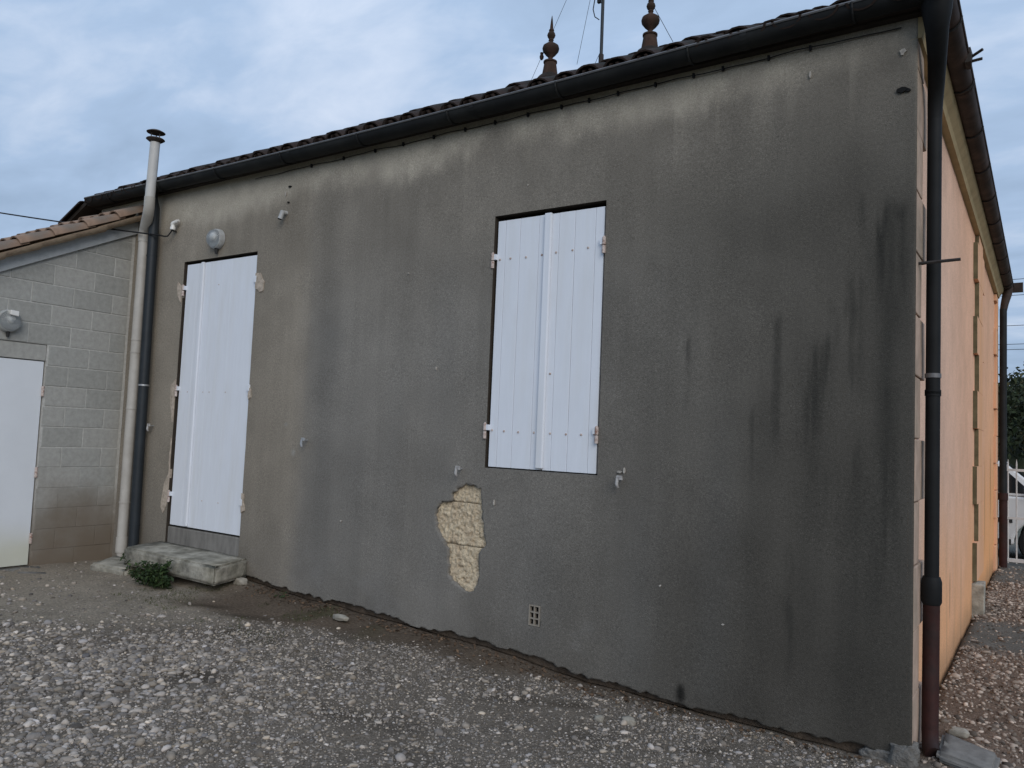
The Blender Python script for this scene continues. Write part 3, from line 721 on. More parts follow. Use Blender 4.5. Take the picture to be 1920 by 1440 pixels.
# ------------------------------------------------------------------ roof
E0, TAN = 3.912, 0.537       # eave plane height at the overhang edge, slope
OV = 0.13
X0r, X1r, Y0r, Y1r = -8.36, 0.10, -OV, 8.57
ridge_y = 4.2
RL, RR = -5.02, -3.55
def roofz_front(y): return E0 + TAN * (y + OV)
RZ = roofz_front(ridge_y)
tanR = (RZ - E0) / (X1r - RR)
tanL = (RZ - E0) / (RL - X0r)
roof = MB()
roof.add([(X0r, Y0r, E0), (X1r, Y0r, E0), (X1r, Y1r, E0), (X0r, Y1r, E0), (RL, ridge_y, RZ), (RR, ridge_y, RZ),
          (X0r, Y0r, E0 - .03), (X1r, Y0r, E0 - .03), (X1r, Y1r, E0 - .03), (X0r, Y1r, E0 - .03)],
         [(0, 1, 5, 4), (1, 2, 5), (2, 3, 4, 5), (3, 0, 4), (6, 9, 8, 7), (0, 6, 7, 1), (1, 7, 8, 2), (2, 8, 9, 3), (3, 9, 6, 0)])
roofo = roof.build('roof', M_dark, house)
# one barrel tile, length along +Y, apex up; narrow at the upper end
def tile_mesh(name, ln=0.45, w0=0.097, w1=0.08, th=0.014, flip=False, seg=7, hgt=0.78):
    vs, fs = [], []
    rings = 4
    for i in range(rings):
        t = i / (rings - 1)
        w = w0 + (w1 - w0) * t
        for rr in (w, w - th):
            for k in range(seg + 1):
                a = math.pi * k / seg
                z = math.sin(a) * rr * hgt
                if flip: z = w * hgt * 0.85 - z * 0.85
                vs.append((math.cos(a) * rr, t * ln, z))
    m_ = seg + 1
    def id_(i, l_, k): return i * 2 * m_ + l_ * m_ + k
    for i in range(rings - 1):
        for k in range(seg):
            fs.append((id_(i, 0, k), id_(i, 0, k + 1), id_(i + 1, 0, k + 1), id_(i + 1, 0, k)))
            fs.append((id_(i, 1, k), id_(i + 1, 1, k), id_(i + 1, 1, k + 1), id_(i, 1, k + 1)))
        for k in (0, seg):
            fs.append((id_(i, 0, k), id_(i + 1, 0, k), id_(i + 1, 1, k), id_(i, 1, k)))
    for i in (0, rings - 1):
        for k in range(seg):
            fs.append((id_(i, 0, k), id_(i, 1, k), id_(i, 1, k + 1), id_(i, 0, k + 1)))
    b = MB(); b.add(vs, fs)
    return b.mesh(name)
T_cov = tile_mesh('cover_tile'); T_cov.materials.append(M_tile)
T_chn = tile_mesh('channel_tile', flip=True, w0=0.085, w1=0.10); T_chn.materials.append(M_tile)
T_cap = tile_mesh('ridge_tile', ln=0.5, w0=0.115, w1=0.095, th=0.016); T_cap.materials.append(M_tile)
for t in (T_cov, T_chn, T_cap):
    t.polygons.foreach_set('use_smooth', [True] * len(t.polygons)); t.set_sharp_from_angle(angle=rad(40))
bpy.context.view_layer.update()
def place(name, me, pos, yaw_, pit, parent, jit=0.02, mat_=None):
    o = bpy.data.objects.new(name, me); COL.objects.link(o); o.parent = parent
    o.location = Vector(pos) - wloc(parent)
    o.rotation_euler = (Matrix.Rotation(yaw_ + random.gauss(0, jit), 4, 'Z') @ Matrix.Rotation(pit + random.gauss(0, jit * .6), 4, 'X') @ Matrix.Rotation(random.gauss(0, jit), 4, 'Y')).to_euler()
    return o
pf = math.atan(TAN)
nT = 43
for i in range(nT):
    x = X0r + 0.05 + (X1r - X0r - 0.10) * i / (nT - 1)
    for cse in range(2):
        y = Y0r - 0.03 + cse * 0.33 * math.cos(pf)
        if x < X0r + y * .8 or x > X1r - (y + .03) * .8: continue
        place('cover_tile', T_cov, (x + random.gauss(0, .008), y + random.gauss(0, .010), roofz_front(y) + 0.010 + cse * 0.012), 0, pf, roofo)
    if i < nT - 1:
        place('channel_tile', T_chn, (x + 0.098, Y0r - 0.055, roofz_front(Y0r - .05) + 0.002), 0, pf, roofo)
pr2 = math.atan(tanR)
nS = 43
for i in range(nS):
    y = Y0r + 0.1 + (Y1r - Y0r - 0.2) * i / (nS - 1)
    place('cover_tile', T_cov, (X1r + 0.03, y, E0 + 0.0), math.pi / 2, pr2, roofo)
# the rest of the tiling, too high to be seen from the yard
def corr(p00, p10, p01, p11, n):
    vs, fs = [], []
    for j in range(9):
        t = j / 8
        a = Vector(p00).lerp(Vector(p01), t); b = Vector(p10).lerp(Vector(p11), t)
        for i in range(n * 4 + 1):
            q = a.lerp(b, i / (n * 4)); q.z += -0.004 + 0.03 * math.cos(i * math.pi / 2) * (1 - t * .5)
            vs.append(q)
    w = n * 4 + 1
    for j in range(8):
        for i in range(n * 4): fs.append((j * w + i, j * w + i + 1, (j + 1) * w + i + 1, (j + 1) * w + i))
    return vs, fs
b = MB()
y2 = 0.55
b.add(*corr((X0r + .62, y2, roofz_front(y2)), (X1r - .62, y2, roofz_front(y2)), (RL, ridge_y, RZ), (RR, ridge_y, RZ), 36))
b.add(*corr((X1r - .30, Y0r + .34, E0 + .30 * tanR), (X1r - .30, Y1r - .34, E0 + .30 * tanR), (RR, ridge_y - .02, RZ), (RR, ridge_y + .02, RZ), 36))
b.add(*corr((X1r - .05, Y1r, E0), (X0r + .05, Y1r, E0), (RR, ridge_y, RZ), (RL, ridge_y, RZ), 40))
b.add(*corr((X0r, Y1r - .05, E0), (X0r, Y0r + .05, E0), (RL, ridge_y + .02, RZ), (RL, ridge_y - .02, RZ), 40))
tag(b.build('roof_tiling', M_tile, roofo, smooth=True), kind='stuff')
def caps(a, b_, parent, lift=0.01):
    a, b_ = Vector(a), Vector(b_); d = b_ - a; n = int(d.length / 0.40)
    ya = math.atan2(-d.x, d.y); pi_ = math.atan2(d.z, math.hypot(d.x, d.y))
    for i in range(1, n):
        p = a + d * (i / n)
        place('ridge_tile', T_cap, (p.x, p.y, p.z + lift + 0.012), ya, pi_ - 0.02, parent, jit=0.012)
caps((X0r + .06, Y0r + .08, E0 + .015), (RL, ridge_y, RZ), roofo, 0.0)
caps((X1r - .10, Y0r + .11, E0 + .03), (RR, ridge_y, RZ), roofo, 0.0)
caps((RL, ridge_y, RZ), (RR, ridge_y, RZ), roofo)
# finials
fin = [(0.115, -0.12), (0.108, 0.0), (0.082, 0.165), (0.094, 0.17), (0.094, 0.19), (0.05, 0.20), (0.030, 0.235), (0.034, 0.25), (0.07, 0.285), (0.108, 0.335), (0.116, 0.372), (0.105, 0.408), (0.065, 0.437), (0.034, 0.452), (0.028, 0.475), (0.036, 0.49), (0.03, 0.505), (0.05, 0.535), (0.057, 0.56), (0.048, 0.59), (0.028, 0.61), (0.036, 0.62), (0.036, 0.635), (0.024, 0.645), (0.020, 0.70), (0.012, 0.78), (0.004, 0.835), (0.001, 0.84)]
for x in (RL, RR):
    MB().lathe((x, ridge_y, 6.425), fin, 22).build('finial', M_terra, roofo, smooth=True)
    MB().lathe((x, ridge_y, 6.31), [(0.22, -0.06), (0.20, 0.02), (0.15, 0.085), (0.11, 0.11)], 14).build('finial_bedding', M_tile, roofo)

# gutters
def gutter(a, b_, side, name, mt, mlip, sag):
    a, b_ = Vector(a), Vector(b_); d = (b_ - a); n = max(2, int(d.length / 0.4))
    dn = d.normalized(); w = Vector(side)
    vs, fs = [], []; seg = 8; R_, th = 0.072, 0.004
    for i in range(n + 1):
        t = i / n
        p = a + d * t - Vector((0, 0, sag * math.sin(math.pi * t)))
        for rr in (R_, R_ - th):
            for k in range(seg + 1):
                an = math.pi * k / seg
                vs.append(p + w * math.cos(an) * rr - Vector((0, 0, math.sin(an) * rr)))
    m_ = seg + 1
    def id_(i, l_, k): return i * 2 * m_ + l_ * m_ + k
    for i in range(n):
        for k in range(seg):
            fs.append((id_(i, 0, k), id_(i, 0, k + 1), id_(i + 1, 0, k + 1), id_(i + 1, 0, k)))
            fs.append((id_(i, 1, k), id_(i + 1, 1, k), id_(i + 1, 1, k + 1), id_(i, 1, k + 1)))
    for i in (0, n):
        fs.append([id_(i, 0, k) for k in range(seg + 1)])
    b = MB(); b.add(vs, fs); go = b.build(name, mt, house, smooth=True)
    bpy.context.view_layer.update()
    pts = [a + d * (i / n) + w * R_ - Vector((0, 0, sag * math.sin(math.pi * i / n))) + Vector((0, 0, 0.002)) for i in range(n + 1)]
    MB().tube(pts, 0.0085, 6).build('rolled_lip', mlip, go, smooth=True)
    k = int(d.length / 0.85)
    for i in range(k):
        t = (i + 0.5) / k
        p = a + d * t - Vector((0, 0, sag * math.sin(math.pi * t)))
        q = [p + w * math.cos(math.pi * j / 8) * (R_ + .005) - Vector((0, 0, math.sin(math.pi * j / 8) * (R_ + .005))) for j in range(9)]
        MB().tube([x_ for x_ in q], 0.007, 5).build('bracket', M_zinc, go)
    # soldered seams
    for i in range(int(d.length / 2)):
        t = (i + 0.7) * 2 / d.length
        if t > 1: continue
        p = a + d * t - Vector((0, 0, sag * math.sin(math.pi * t)))
        q = [p + w * math.cos(math.pi * j / 10) * (R_ + .003) - Vector((0, 0, math.sin(math.pi * j / 10) * (R_ + .003))) for j in range(11)]
        vs2, fs2 = [], []
        for s_ in (-0.02, 0.02):
            vs2 += [v_ + dn * s_ for v_ in q]
        for j in range(10): fs2.append((j, j + 1, 11 + j + 1, 11 + j))
        bb = MB(); bb.add(vs2, fs2); bb.build('seam_sleeve', mlip if mt is M_rustgut else M_zinc, go)
    return go
gf = gutter((-8.30, -0.128, 3.945), (0.17, -0.128, 3.945), (0, -1, 0), 'gutter', M_zinc, M_zinclip, 0.045)
gr_ = gutter((0.112, -0.2, 3.938), (0.112, 8.62, 3.938), (1, 0, 0), 'side_gutter', M_rustgut, M_rustgut, 0.0)
# eave boards between wall and gutter
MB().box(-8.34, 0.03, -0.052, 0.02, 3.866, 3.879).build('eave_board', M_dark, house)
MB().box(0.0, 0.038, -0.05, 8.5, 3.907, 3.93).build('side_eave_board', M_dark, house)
# corner outlet, swan neck and rain pipe at the near corner
dp = empty('downpipe', (0.055, 0.27, -0.05), house)
MB().tube([(0.10, -0.10, 3.93), (0.10, -0.09, 3.84), (0.097, -0.05, 3.76), (0.085, 0.08, 3.66), (0.068, 0.21, 3.56), (0.058, 0.262, 3.48), (0.055, 0.27, 3.38)], [0.080, 0.074, 0.058, 0.048, 0.043, 0.040, 0.037], 14).build('swan_neck', M_pipe, dp, smooth=True)
MB().tube([(0.055, 0.27, 3.42), (0.055, 0.27, 0.74)], 0.037, 16).build('pipe', M_pipe, dp, smooth=True)
for z in (1.93, 1.84, 1.83):
    MB().tube([(0.055, 0.27, z - .012), (0.055, 0.27, z + .012)], 0.041, 16).build('clamp', M_pipe if z < 1.9 else M_zinclip, dp, smooth=True)
MB().tube([(0.055, 0.27, 0.835), (0.055, 0.27, 0.81), (0.055, 0.27, 0.70), (0.055, 0.27, 0.685)], [0.043, 0.051, 0.051, 0.043], 16).build('collar', M_pipe, dp, smooth=True)
tag(MB().tube([(0.055, 0.27, 0.69), (0.052, 0.27, 0.02), (0.06, 0.22, -0.05), (0.08, 0.17, -0.07)], 0.042, 16).build('lower_pipe', M_rustpipe, dp, smooth=True), 'rust red cast iron lower pipe')
# gutter corner lump and bracket hook
MB().box(0.168, 0.20, 0.72, 0.84, 3.885, 3.97, .006).build('gutter_hook', M_iron, gr_)
MB().tube([(0.19, 0.78, 3.93), (0.26, 0.74, 3.95)], 0.009, 6).tube([(0.19, 0.80, 3.915), (0.255, 0.79, 3.915)], 0.009, 6).build('hook_prong', M_iron, gr_)
# downpipe at the far corner
fp = empty('far_downpipe', (0.07, 8.36, -0.05), house)
MB().tube([(0.11, 8.5, 3.93), (0.11, 8.49, 3.80), (0.085, 8.40, 3.66), (0.07, 8.36, 3.55)], [0.075, 0.06, 0.05, 0.045], 12).build('swan_neck', M_rustgut, fp, smooth=True)
MB().tube([(0.07, 8.36, 3.58), (0.07, 8.36, 0.95)], 0.045, 12).build('pipe', M_zinc, fp, smooth=True)
MB().tube([(0.07, 8.36, 1.0), (0.07, 8.36, 0.90)], 0.06, 12).build('collar', M_rustpipe, fp, smooth=True)
MB().tube([(0.07, 8.36, 0.92), (0.07, 8.36, -0.05)], 0.05, 12).build('lower_pipe', M_rustpipe, fp, smooth=True)
MB().box(0.06, 0.30, 8.62, 8.68, 3.86, 3.99, .004).build('stop_end', M_rustgut, gr_)
# dark pipe down the grey wall beside the annex
bp_ = empty('corner_downpipe', (-7.06, -0.085, 0.2), house)
MB().tube([(-7.10, -0.13, 3.90), (-7.10, -0.12, 3.80), (-7.09, -0.088, 3.70), (-7.085, -0.085, 3.55)], [0.07, 0.058, 0.052, 0.05], 14).build('swan_neck', M_bluepipe, bp_, smooth=True)
MB().tube([(-7.085, -0.085, 3.60), (-7.035, -0.085, 0.22)], 0.05, 16).build('pipe', M_bluepipe, bp_, smooth=True)
for z, x in ((1.86, -7.06), (0.45, -7.04), (3.2, -7.08)):
    MB().tube([(x, -0.085, z - .008), (x, -0.085, z + .008)], 0.054, 16).build('clamp', M_galv if z < 1.9 and z > 1 else M_bluepipe, bp_, smooth=True)

# lower roof running down past the far end of the grey wall
lean = empty('side_lean_to', (-9.2, 0.5, 0.0), house)
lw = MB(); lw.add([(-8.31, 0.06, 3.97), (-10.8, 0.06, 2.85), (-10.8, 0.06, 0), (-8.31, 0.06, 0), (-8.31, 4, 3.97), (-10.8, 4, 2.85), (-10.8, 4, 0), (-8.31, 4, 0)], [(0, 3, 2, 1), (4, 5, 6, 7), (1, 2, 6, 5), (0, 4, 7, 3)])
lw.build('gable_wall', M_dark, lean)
ls = MB(); ls.add([(-8.31, -0.14, 3.975), (-10.9, -0.14, 2.81), (-10.9, 4.1, 2.81), (-8.31, 4.1, 3.975), (-8.31, -0.14, 3.925), (-10.9, -0.14, 2.76), (-10.9, 4.1, 2.76), (-8.31, 4.1, 3.925)], [(0, 1, 2, 3), (4, 7, 6, 5), (0, 4, 5, 1), (1, 5, 6, 2), (2, 6, 7, 3), (3, 7, 4, 0)])
lro = ls.build('lean_roof', M_dark, lean)
bpy.context.view_layer.update()
for i in range(7):
    t = i * 0.34 + 0.0
    place('cover_tile', T_cov, (-10.9 + t, -0.10, 2.80 + t * 0.45), -math.pi / 2, math.atan(0.45), lro)

# ------------------------------------------------------------------ window shutters
def shutter_pair(name, leafs, y, zr, mt, gap=0.005):
    out = []
    for label, cuts in leafs:
        e_ = empty(name, ((cuts[0] + cuts[-1]) / 2, y, zr[0]), house)
        tag(e_, label)
        for a, b_ in zip(cuts[:-1], cuts[1:]):
            MB().box(a + gap / 2, b_ - gap / 2, y + random.uniform(-.0008, .0008), y + 0.028, zr[0], zr[1]).build('board', mt, e_, bevel=min(0.0035, gap))
        MB().box(cuts[0] + .01, cuts[-1] - .01, y + 0.010, y + 0.027, zr[0] + .004, zr[1] - .004).build('backing', mt, e_)
        out.append(e_)
    return out
sl_, sr_ = shutter_pair('shutter', [('white shutter leaf carrying the overlapping centre batten', [-2.760, -2.690, -2.563, -2.402, -2.312]), ('white shutter leaf with a thin rust run', [-2.307, -2.236, -2.109, -1.950, -1.882])], 0.014, (1.274, 3.070), M_white, gap=0.0024)
MB().box(-2.345, -2.290, -0.012, 0.0135, 1.285, 3.074).build('cover_batten', M_white, sl_, bevel=0.006)
for x, z, o in [(-2.732, 2.782, sl_), (-2.64, 2.783, sl_), (-2.505, 2.78, sl_), (-2.371, 2.783, sl_), (-2.255, 2.79, sr_), (-2.123, 2.793, sr_), (-2.002, 2.798, sr_), (-2.737, 1.537, sl_), (-2.632, 1.533, sl_), (-2.511, 1.53, sl_), (-2.379, 1.531, sl_), (-2.247, 1.529, sr_), (-2.121, 1.527, sr_), (-2.004, 1.529, sr_), (-1.905, 1.533, sr_), (-2.265, 1.941, sr_)]:
    MB().lathe((x, 0.0145, z), [(0.0085, 0.0), (0.008, -0.004), (0.004, -0.0065)], 8, 'y').build('bolt_head', M_hinge, o, smooth=True)
def hinge(x, z, side, parent, y=-0.006):
    h_ = MB()
    h_.tube([(x, y, z - 0.055), (x, y, z - 0.003)], 0.013, 10).tube([(x, y, z + 0.003), (x, y, z + 0.05)], 0.013, 10)
    h_.tube([(x, y, z + 0.05), (x, y, z + 0.062)], [0.013, 0.004], 10)
    ho = h_.build('hinge', M_hinge, parent, smooth=True)
    MB().box(min(x, x + side * 0.03), max(x, x + side * 0.03), y - 0.004, y + 0.026, z + 0.006, z + 0.046).build('hinge_strap', M_white, parent)
    return ho
hinge(-2.783, 2.775, 1, sl_); hinge(-2.787, 1.53, 1, sl_)
hinge(-1.872, 2.80, -1, sr_); hinge(-1.878, 1.53, -1, sr_)
MB().box(-2.80, -1.85, 0.15, 0.161, 1.20, 3.15).build('window_backing', M_inner, house)
MB().box(-2.778, -1.868, 0.004, 0.14, 1.235, 1.2655, .002).build('window_sill', M_concrete2, house)

# door with two unequal leaves
da, db = shutter_pair('door_leaf', [('narrow white door leaf with overlapping batten', [-6.592, -6.50, -6.41, -6.318]), ('wide white door leaf', [-6.313, -6.17, -6.02, -5.87, -5.71, -5.500])], 0.014, (0.492, 3.082), M_white, gap=0.0008)
MB().box(-6.335, -6.292, -0.010, 0.0135, 0.50, 3.085).build('cover_batten', M_white, da, bevel=0.006)
for z in (2.82, 1.809, 0.765):
    hinge(-6.612, z, 1, da)
    MB().box(-5.51, -5.470, -0.012, 0.02, z + 0.0, z + 0.06, .002).build('hinge', M_white, db, bevel=0.004)
for x, z in [(-6.10, 1.80), (-5.85, 1.80), (-6.45, 1.80), (-6.2, 1.80), (-6.10, 0.76), (-5.85, 0.76), (-6.06, 2.845)]:
    MB().lathe((x, 0.0145, z), [(0.006, 0.0), (0.006, -0.003), (0.003, -0.004)], 8, 'y').build('bolt_head', M_hinge, db if x > -6.3 else da)
MB().box(-6.66, -5.45, 0.15, 0.161, 0.28, 3.16).build('door_backing', M_inner, house)
MB().box(-6.623, -5.487, 0.012, 0.16, 0.29, 0.474, .004).build('threshold', M_concrete2, house, bevel=0.008)

# vent brick
vb = MB()
xs = [VENT[0] + .001, VENT[0] + .010, VENT[0] + .041, VENT[0] + .049, VENT[0] + .080, VENT[1] - .001]
zs = [VENT[2] + .001, VENT[2] + .010, VENT[2] + .045, VENT[2] + .053, VENT[2] + .087, VENT[2] + .095, VENT[2] + .130, VENT[3] - .001]
for a, b_ in ((0, 1), (2, 3), (4, 5)): vb.box(xs[a], xs[b_], -0.004, 0.022, zs[0], zs[7])
for a, b_ in ((0, 1), (2, 3), (4, 5), (6, 7)):
    for c_, d_ in ((1, 2), (3, 4)): vb.box(xs[c_], xs[d_], -0.003, 0.021, zs[a], zs[b_])
vbo = vb.build('vent_brick', M_clay, wall)
MB().box(VENT[0] + .001, VENT[1] - .001, 0.026, 0.14, VENT[2] + .001, VENT[3] - .001).build('vent_back', M_black, wall)

# broken footing at the near corner
def lump(name, cx_, cy_, cz0, sx, sy, sz, mt, parent=None, seed=0, sub=None, fc=None, label=None, cat=None, group=None):
    if sub is None: sub, fc = I3, F3
    v = sub.copy()
    p_ = np.sign(v) * np.abs(v) ** 0.7
    d = 1 + 0.35 * (np.array([fbm(a[0] * 1.6 + seed * 3 + 9, a[1] * 1.6 + a[2] * 2.1 + 9, seed) for a in v]) - 0.5) * 2
    d = d + 0.16 * (np.array([fbm(a[0] * 5 + seed * 3 + 19, a[1] * 5 + a[2] * 6.1 + 19, seed + 4) for a in v]) - 0.5) * 2
    p_ = p_ * d[:, None] * np.array([sx, sy, sz]) + np.array([cx_, cy_, cz0])
    if parent is not None: p_ = p_ - np.array(wloc(parent))
    o = link(name, grid_mesh(name, p_, fc), parent, mt)
    if label: tag(o, label, cat, group)
    return o
I3, F3 = ico(3)
I4, F4 = ico(4)
M_footing = mat('crumbling_footing', (0.17, 0.16, 0.145), var=0.4, scale=20, bump=1.0, bscale=50, bdist=0.02)
lump('footing', -0.045, 0.035, -0.075, 0.075, 0.075, 0.085, M_footing, house, 3, I4, F4)
lump('footing', -0.15, 0.045, -0.10, 0.10, 0.06, 0.055, M_footing, house, 8, I4, F4)

# ------------------------------------------------------------------ annex of concrete blocks
AX = -7.55
annex = empty('block_annex', (AX, -1.5, 0))
tag(annex, 'low annex of bare concrete blocks with sloping terracotta tile roof', 'annex')
aw = MB()
ADZ = 2.204; ADY0, ADY1 = -1.75, -0.815
def rake(y): return 3.515 + 0.517 * y
aw.add([(AX - .05, 0, -.2), (AX - .05, -3.6, -.2), (AX - .05, -3.6, rake(-3.6)), (AX - .05, 0, rake(0))], [(0, 1, 2, 3)])
awall = MB().prism([(0, -.2), (0, rake(0) + .05), (ADY1 + .001, rake(ADY1) + .05), (ADY1 + .001, -.2)], 'x', AX - .2, AX - .008).prism([(ADY1, ADZ), (ADY1, rake(ADY1) + .05), (ADY0, rake(ADY0) + .05), (ADY0, ADZ)], 'x', AX - .2, AX - .0085).prism([(ADY0, -.2), (ADY0, rake(ADY0) + .05), (-3.6, rake(-3.6) + .05), (-3.6, -.2)], 'x', AX - .2, AX - .008).build('wall', M_blockjoint, annex)
bpy.context.view_layer.update()
def clip_poly(poly, a, b_, c_):
    """keep a*y+b*z<=c"""
    out = []
    for i in range(len(poly)):
        p, q = poly[i], poly[(i + 1) % len(poly)]
        dp_, dq = a * p[0] + b_ * p[1] - c_, a * q[0] + b_ * q[1] - c_
        if dp_ <= 0: out.append(p)
        if dp_ * dq < 0:
            t = dp_ / (dp_ - dq); out.append((p[0] + (q[0] - p[0]) * t, p[1] + (q[1] - p[1]) * t))
    return out
row = 0; z = 0.0
while z < 3.5:
    offy = -0.203 if row % 2 else -0.003
    ys = [-0.03]
    y = offy if offy < -0.05 else offy - 0.4
    while y > -3.4: ys.append(y); y -= 0.398
    for a, b_ in zip(ys[1:], ys[:-1]):
        jg = .005 if z > .85 else .0015
        pol = [(a + jg, z + jg), (b_ - jg, z + jg), (b_ - jg, z + .2 - jg), (a + jg, z + .2 - jg)]
        if b_ < -2.2: continue
        pol = clip_poly(pol, -0.517, 1, 3.515)
        if len(pol) < 3: continue
        def emit(pol):
            if len(pol) < 3: return
            if max(p[0] for p in pol) - min(p[0] for p in pol) < 0.03 or max(p[1] for p in pol) - min(p[1] for p in pol) < .02: return
            zc_ = sum(p[1] for p in pol) / len(pol)
            mm = random.choice(M_block)
            MB().prism(pol, 'x', AX - .1, AX + random.uniform(-.0045, -.001)).build('block', mm, awall, bevel=0.003, seg=1)
        if z + 0.1 < ADZ and a < ADY1:
            emit(clip_poly(pol, -1, 0, -ADY1 - .002))
            emit(clip_poly(pol, 1, 0, ADY0 - .002))
        elif z < ADZ < z + .2 and a < ADY1 and b_ > ADY0:
            emit(clip_poly(pol, 0, -1, -ADZ - .004))
        else: emit(pol)
    row += 1; z += 0.2
MB().box(AX - .15, AX - .012, ADY0 + .002, ADY1 - .002, 2.045, 2.198, .002).build('lintel', M_block[1], annex, bevel=0.004)
# steel door
ad = empty('steel_door', (AX - .03, ADY0, 0.07), annex)
dyg = np.linspace(ADY0 + .01, ADY1 - .012, 24); dzg = np.linspace(0.068, 2.035, 60)
A_, B_ = np.meshgrid(dyg, dzg)
kk = np.arange(A_.size).reshape(A_.shape)
dcol = np.array([0.66, 0.69, 0.73]) * np.ones(A_.shape + (3,))
kd = np.clip(sstep(0.62, 0.10, B_ + 0.35 * (fbm(A_ * 2.5, B_ * 2.5, 5) - .5)), 0, 1)[..., None] * 0.75
dcol = dcol * (1 - kd) + np.array([0.55, 0.54, 0.41]) * kd
fd = np.stack([kk[:-1, :-1], kk[:-1, 1:], kk[1:, 1:], kk[1:, :-1]], -1).reshape(-1, 4)
bpy.context.view_layer.update()
link('door_panel', grid_mesh('door_panel', np.stack([np.full(A_.shape, AX - .022), A_, B_], -1).reshape(-1, 3) - np.array(wloc(ad)), fd, dcol.reshape(-1, 3)), ad, M_whitemetal)
de = MB().box(AX - .06, AX - .0225, ADY0 + .01, ADY1 - .012, 0.068, 2.035).build('door_core', M_gate, ad)
for zz in (1.745, 0.955, 0.32):
    MB().tube([(AX - .006, ADY1 - .008, zz - .05), (AX - .006, ADY1 - .008, zz + .05)], 0.014, 8).build('hinge', M_hinge, ad, smooth=True)
MB().box(AX - .19, AX - .07, ADY0, ADY1, -.1, 2.04).build('doorway_back', M_inner, annex)
# bargeboard and tiles
bb = MB(); bb.prism([(0.0, rake(0) - .01), (0.0, rake(0) + .118), (-3.6, rake(-3.6) + .118), (-3.6, rake(-3.6) - .01)], 'x', AX + .002, AX + .03)
bb.build('bargeboard', M_barge, annex)
pa = math.atan(0.525)
ar = MB(); ar.add([(AX + .01, 0.0, 3.69), (AX + .01, -3.8, 3.69 - 3.8 * .525), (-11, -3.8, 3.69 - 3.8 * .525), (-11, 0.0, 3.69), (AX + .01, 0.0, 3.66), (AX + .01, -3.8, 3.66 - 3.8 * .525), (-11, -3.8, 3.66 - 3.8 * .525), (-11, 0.0, 3.66)], [(0, 1, 2, 3), (4, 7, 6, 5), (0, 4, 5, 1), (1, 5, 6, 2), (2, 6, 7, 3), (3, 7, 4, 0)])
aro = ar.build('roof', M_tile3, annex)
T_c2 = tile_mesh('cover_tile', ln=0.43, w0=0.10, w1=0.075, th=0.016, hgt=0.85); T_c2.materials.append(M_tile2)
T_n2 = tile_mesh('channel_tile', ln=0.43, w0=0.078, w1=0.098, th=0.016, flip=True); T_n2.materials.append(M_tile3)
for t in (T_c2, T_n2):
    t.polygons.foreach_set('use_smooth', [True] * len(t.polygons)); t.set_sharp_from_angle(angle=rad(40))
bpy.context.view_layer.update()
for c_ in range(4):
    xx = AX + 0.105 - c_ * 0.2
    for i in range(9):
        y = -0.30 - i * 0.305
        place('cover_tile', T_c2, (xx - 0.02, y + random.gauss(0, .006), 3.742 + 0.525 * y + random.gauss(0, .004)), 0, pa - 0.035, aro, jit=0.018)
        place('channel_tile', T_n2, (xx - (0.075 if c_ else 0.018), y + 0.13, 3.742 + 0.525 * (y + .13) - (0.062 if c_ else .098)), 0, pa - 0.03, aro, jit=0.014)
b = MB(); b.add(*corr((AX - .8, -3.6, 3.72 - 3.6 * .525), (-11, -3.6, 3.72 - 3.6 * .525), (AX - .8, 0, 3.72), (-11, 0, 3.72), 13))
tag(b.build('roof_tiling', M_tile2, aro, smooth=True), kind='stuff')
MB().box(-11, AX - .21, -3.6, -3.4, -.2, 1.7).build('far_wall', M_block[2], annex)

# ------------------------------------------------------------------ flue pipe in the corner
fl = empty('flue_pipe', (-7.22, -0.1, 0.06))
tag(fl, 'pale flue pipe climbing the corner beside the annex, rusty rain cap on top', 'pipe')
MB().tube([(-7.225, -0.1, 3.40), (-7.222, -0.1, 0.20)], 0.050, 18).build('lower_pipe', M_pvc, fl, smooth=True)
for zz in (2.20, 2.33, 1.62, 0.66, 0.165):
    MB().tube([(-7.222, -0.1, zz - .008), (-7.222, -0.1, zz + .008)], 0.054, 18).build('joint_ring', M_pvc, fl, smooth=True)
MB().tube([(-7.222, -0.1, 0.31), (-7.222, -0.1, 0.17)], 0.056, 18).build('socket', M_pvc, fl, smooth=True)
MB().tube([(-7.222, -0.1, 0.17), (-7.218, -0.105, 0.12), (-7.205, -0.12, 0.05)], [0.05, 0.036, 0.016], 12).build('torn_foot', M_pvc, fl, smooth=True)
MB().tube([(-7.225, -0.1, 3.36), (-7.225, -0.1, 3.45), (-7.17, -0.125, 3.51), (-7.00, -0.205, 3.60), (-6.945, -0.232, 3.66), (-6.94, -0.235, 3.76)], [0.056, 0.056, 0.054, 0.052, 0.051, 0.051], 18).build('elbow', M_pvc, fl, smooth=True)
MB().tube([(-6.94, -0.235, 3.72), (-6.915, -0.235, 4.345)], 0.0475, 20).build('upper_pipe', M_flue, fl, smooth=True)
MB().lathe((-6.915, -0.235, 4.35), [(0.049, -.03), (0.082, -.006), (0.090, 0.0), (0.084, 0.008), (0.045, 0.012)], 24).build('cap_collar', M_cap, fl, smooth=True)
MB().lathe((-6.915, -0.235, 4.425), [(0.088, -0.004), (0.09, 0.0), (0.055, 0.018), (0.01, 0.026)], 24).build('rain_cap', M_cap, fl, smooth=True)
for a in range(3):
    t = a * 2.094 + .4
    MB().tube([(-6.915 + .045 * math.cos(t), -0.235 + .045 * math.sin(t), 4.35), (-6.915 + .045 * math.cos(t), -0.235 + .045 * math.sin(t), 4.43)], 0.005, 5).build('cap_strut', M_cap, fl)

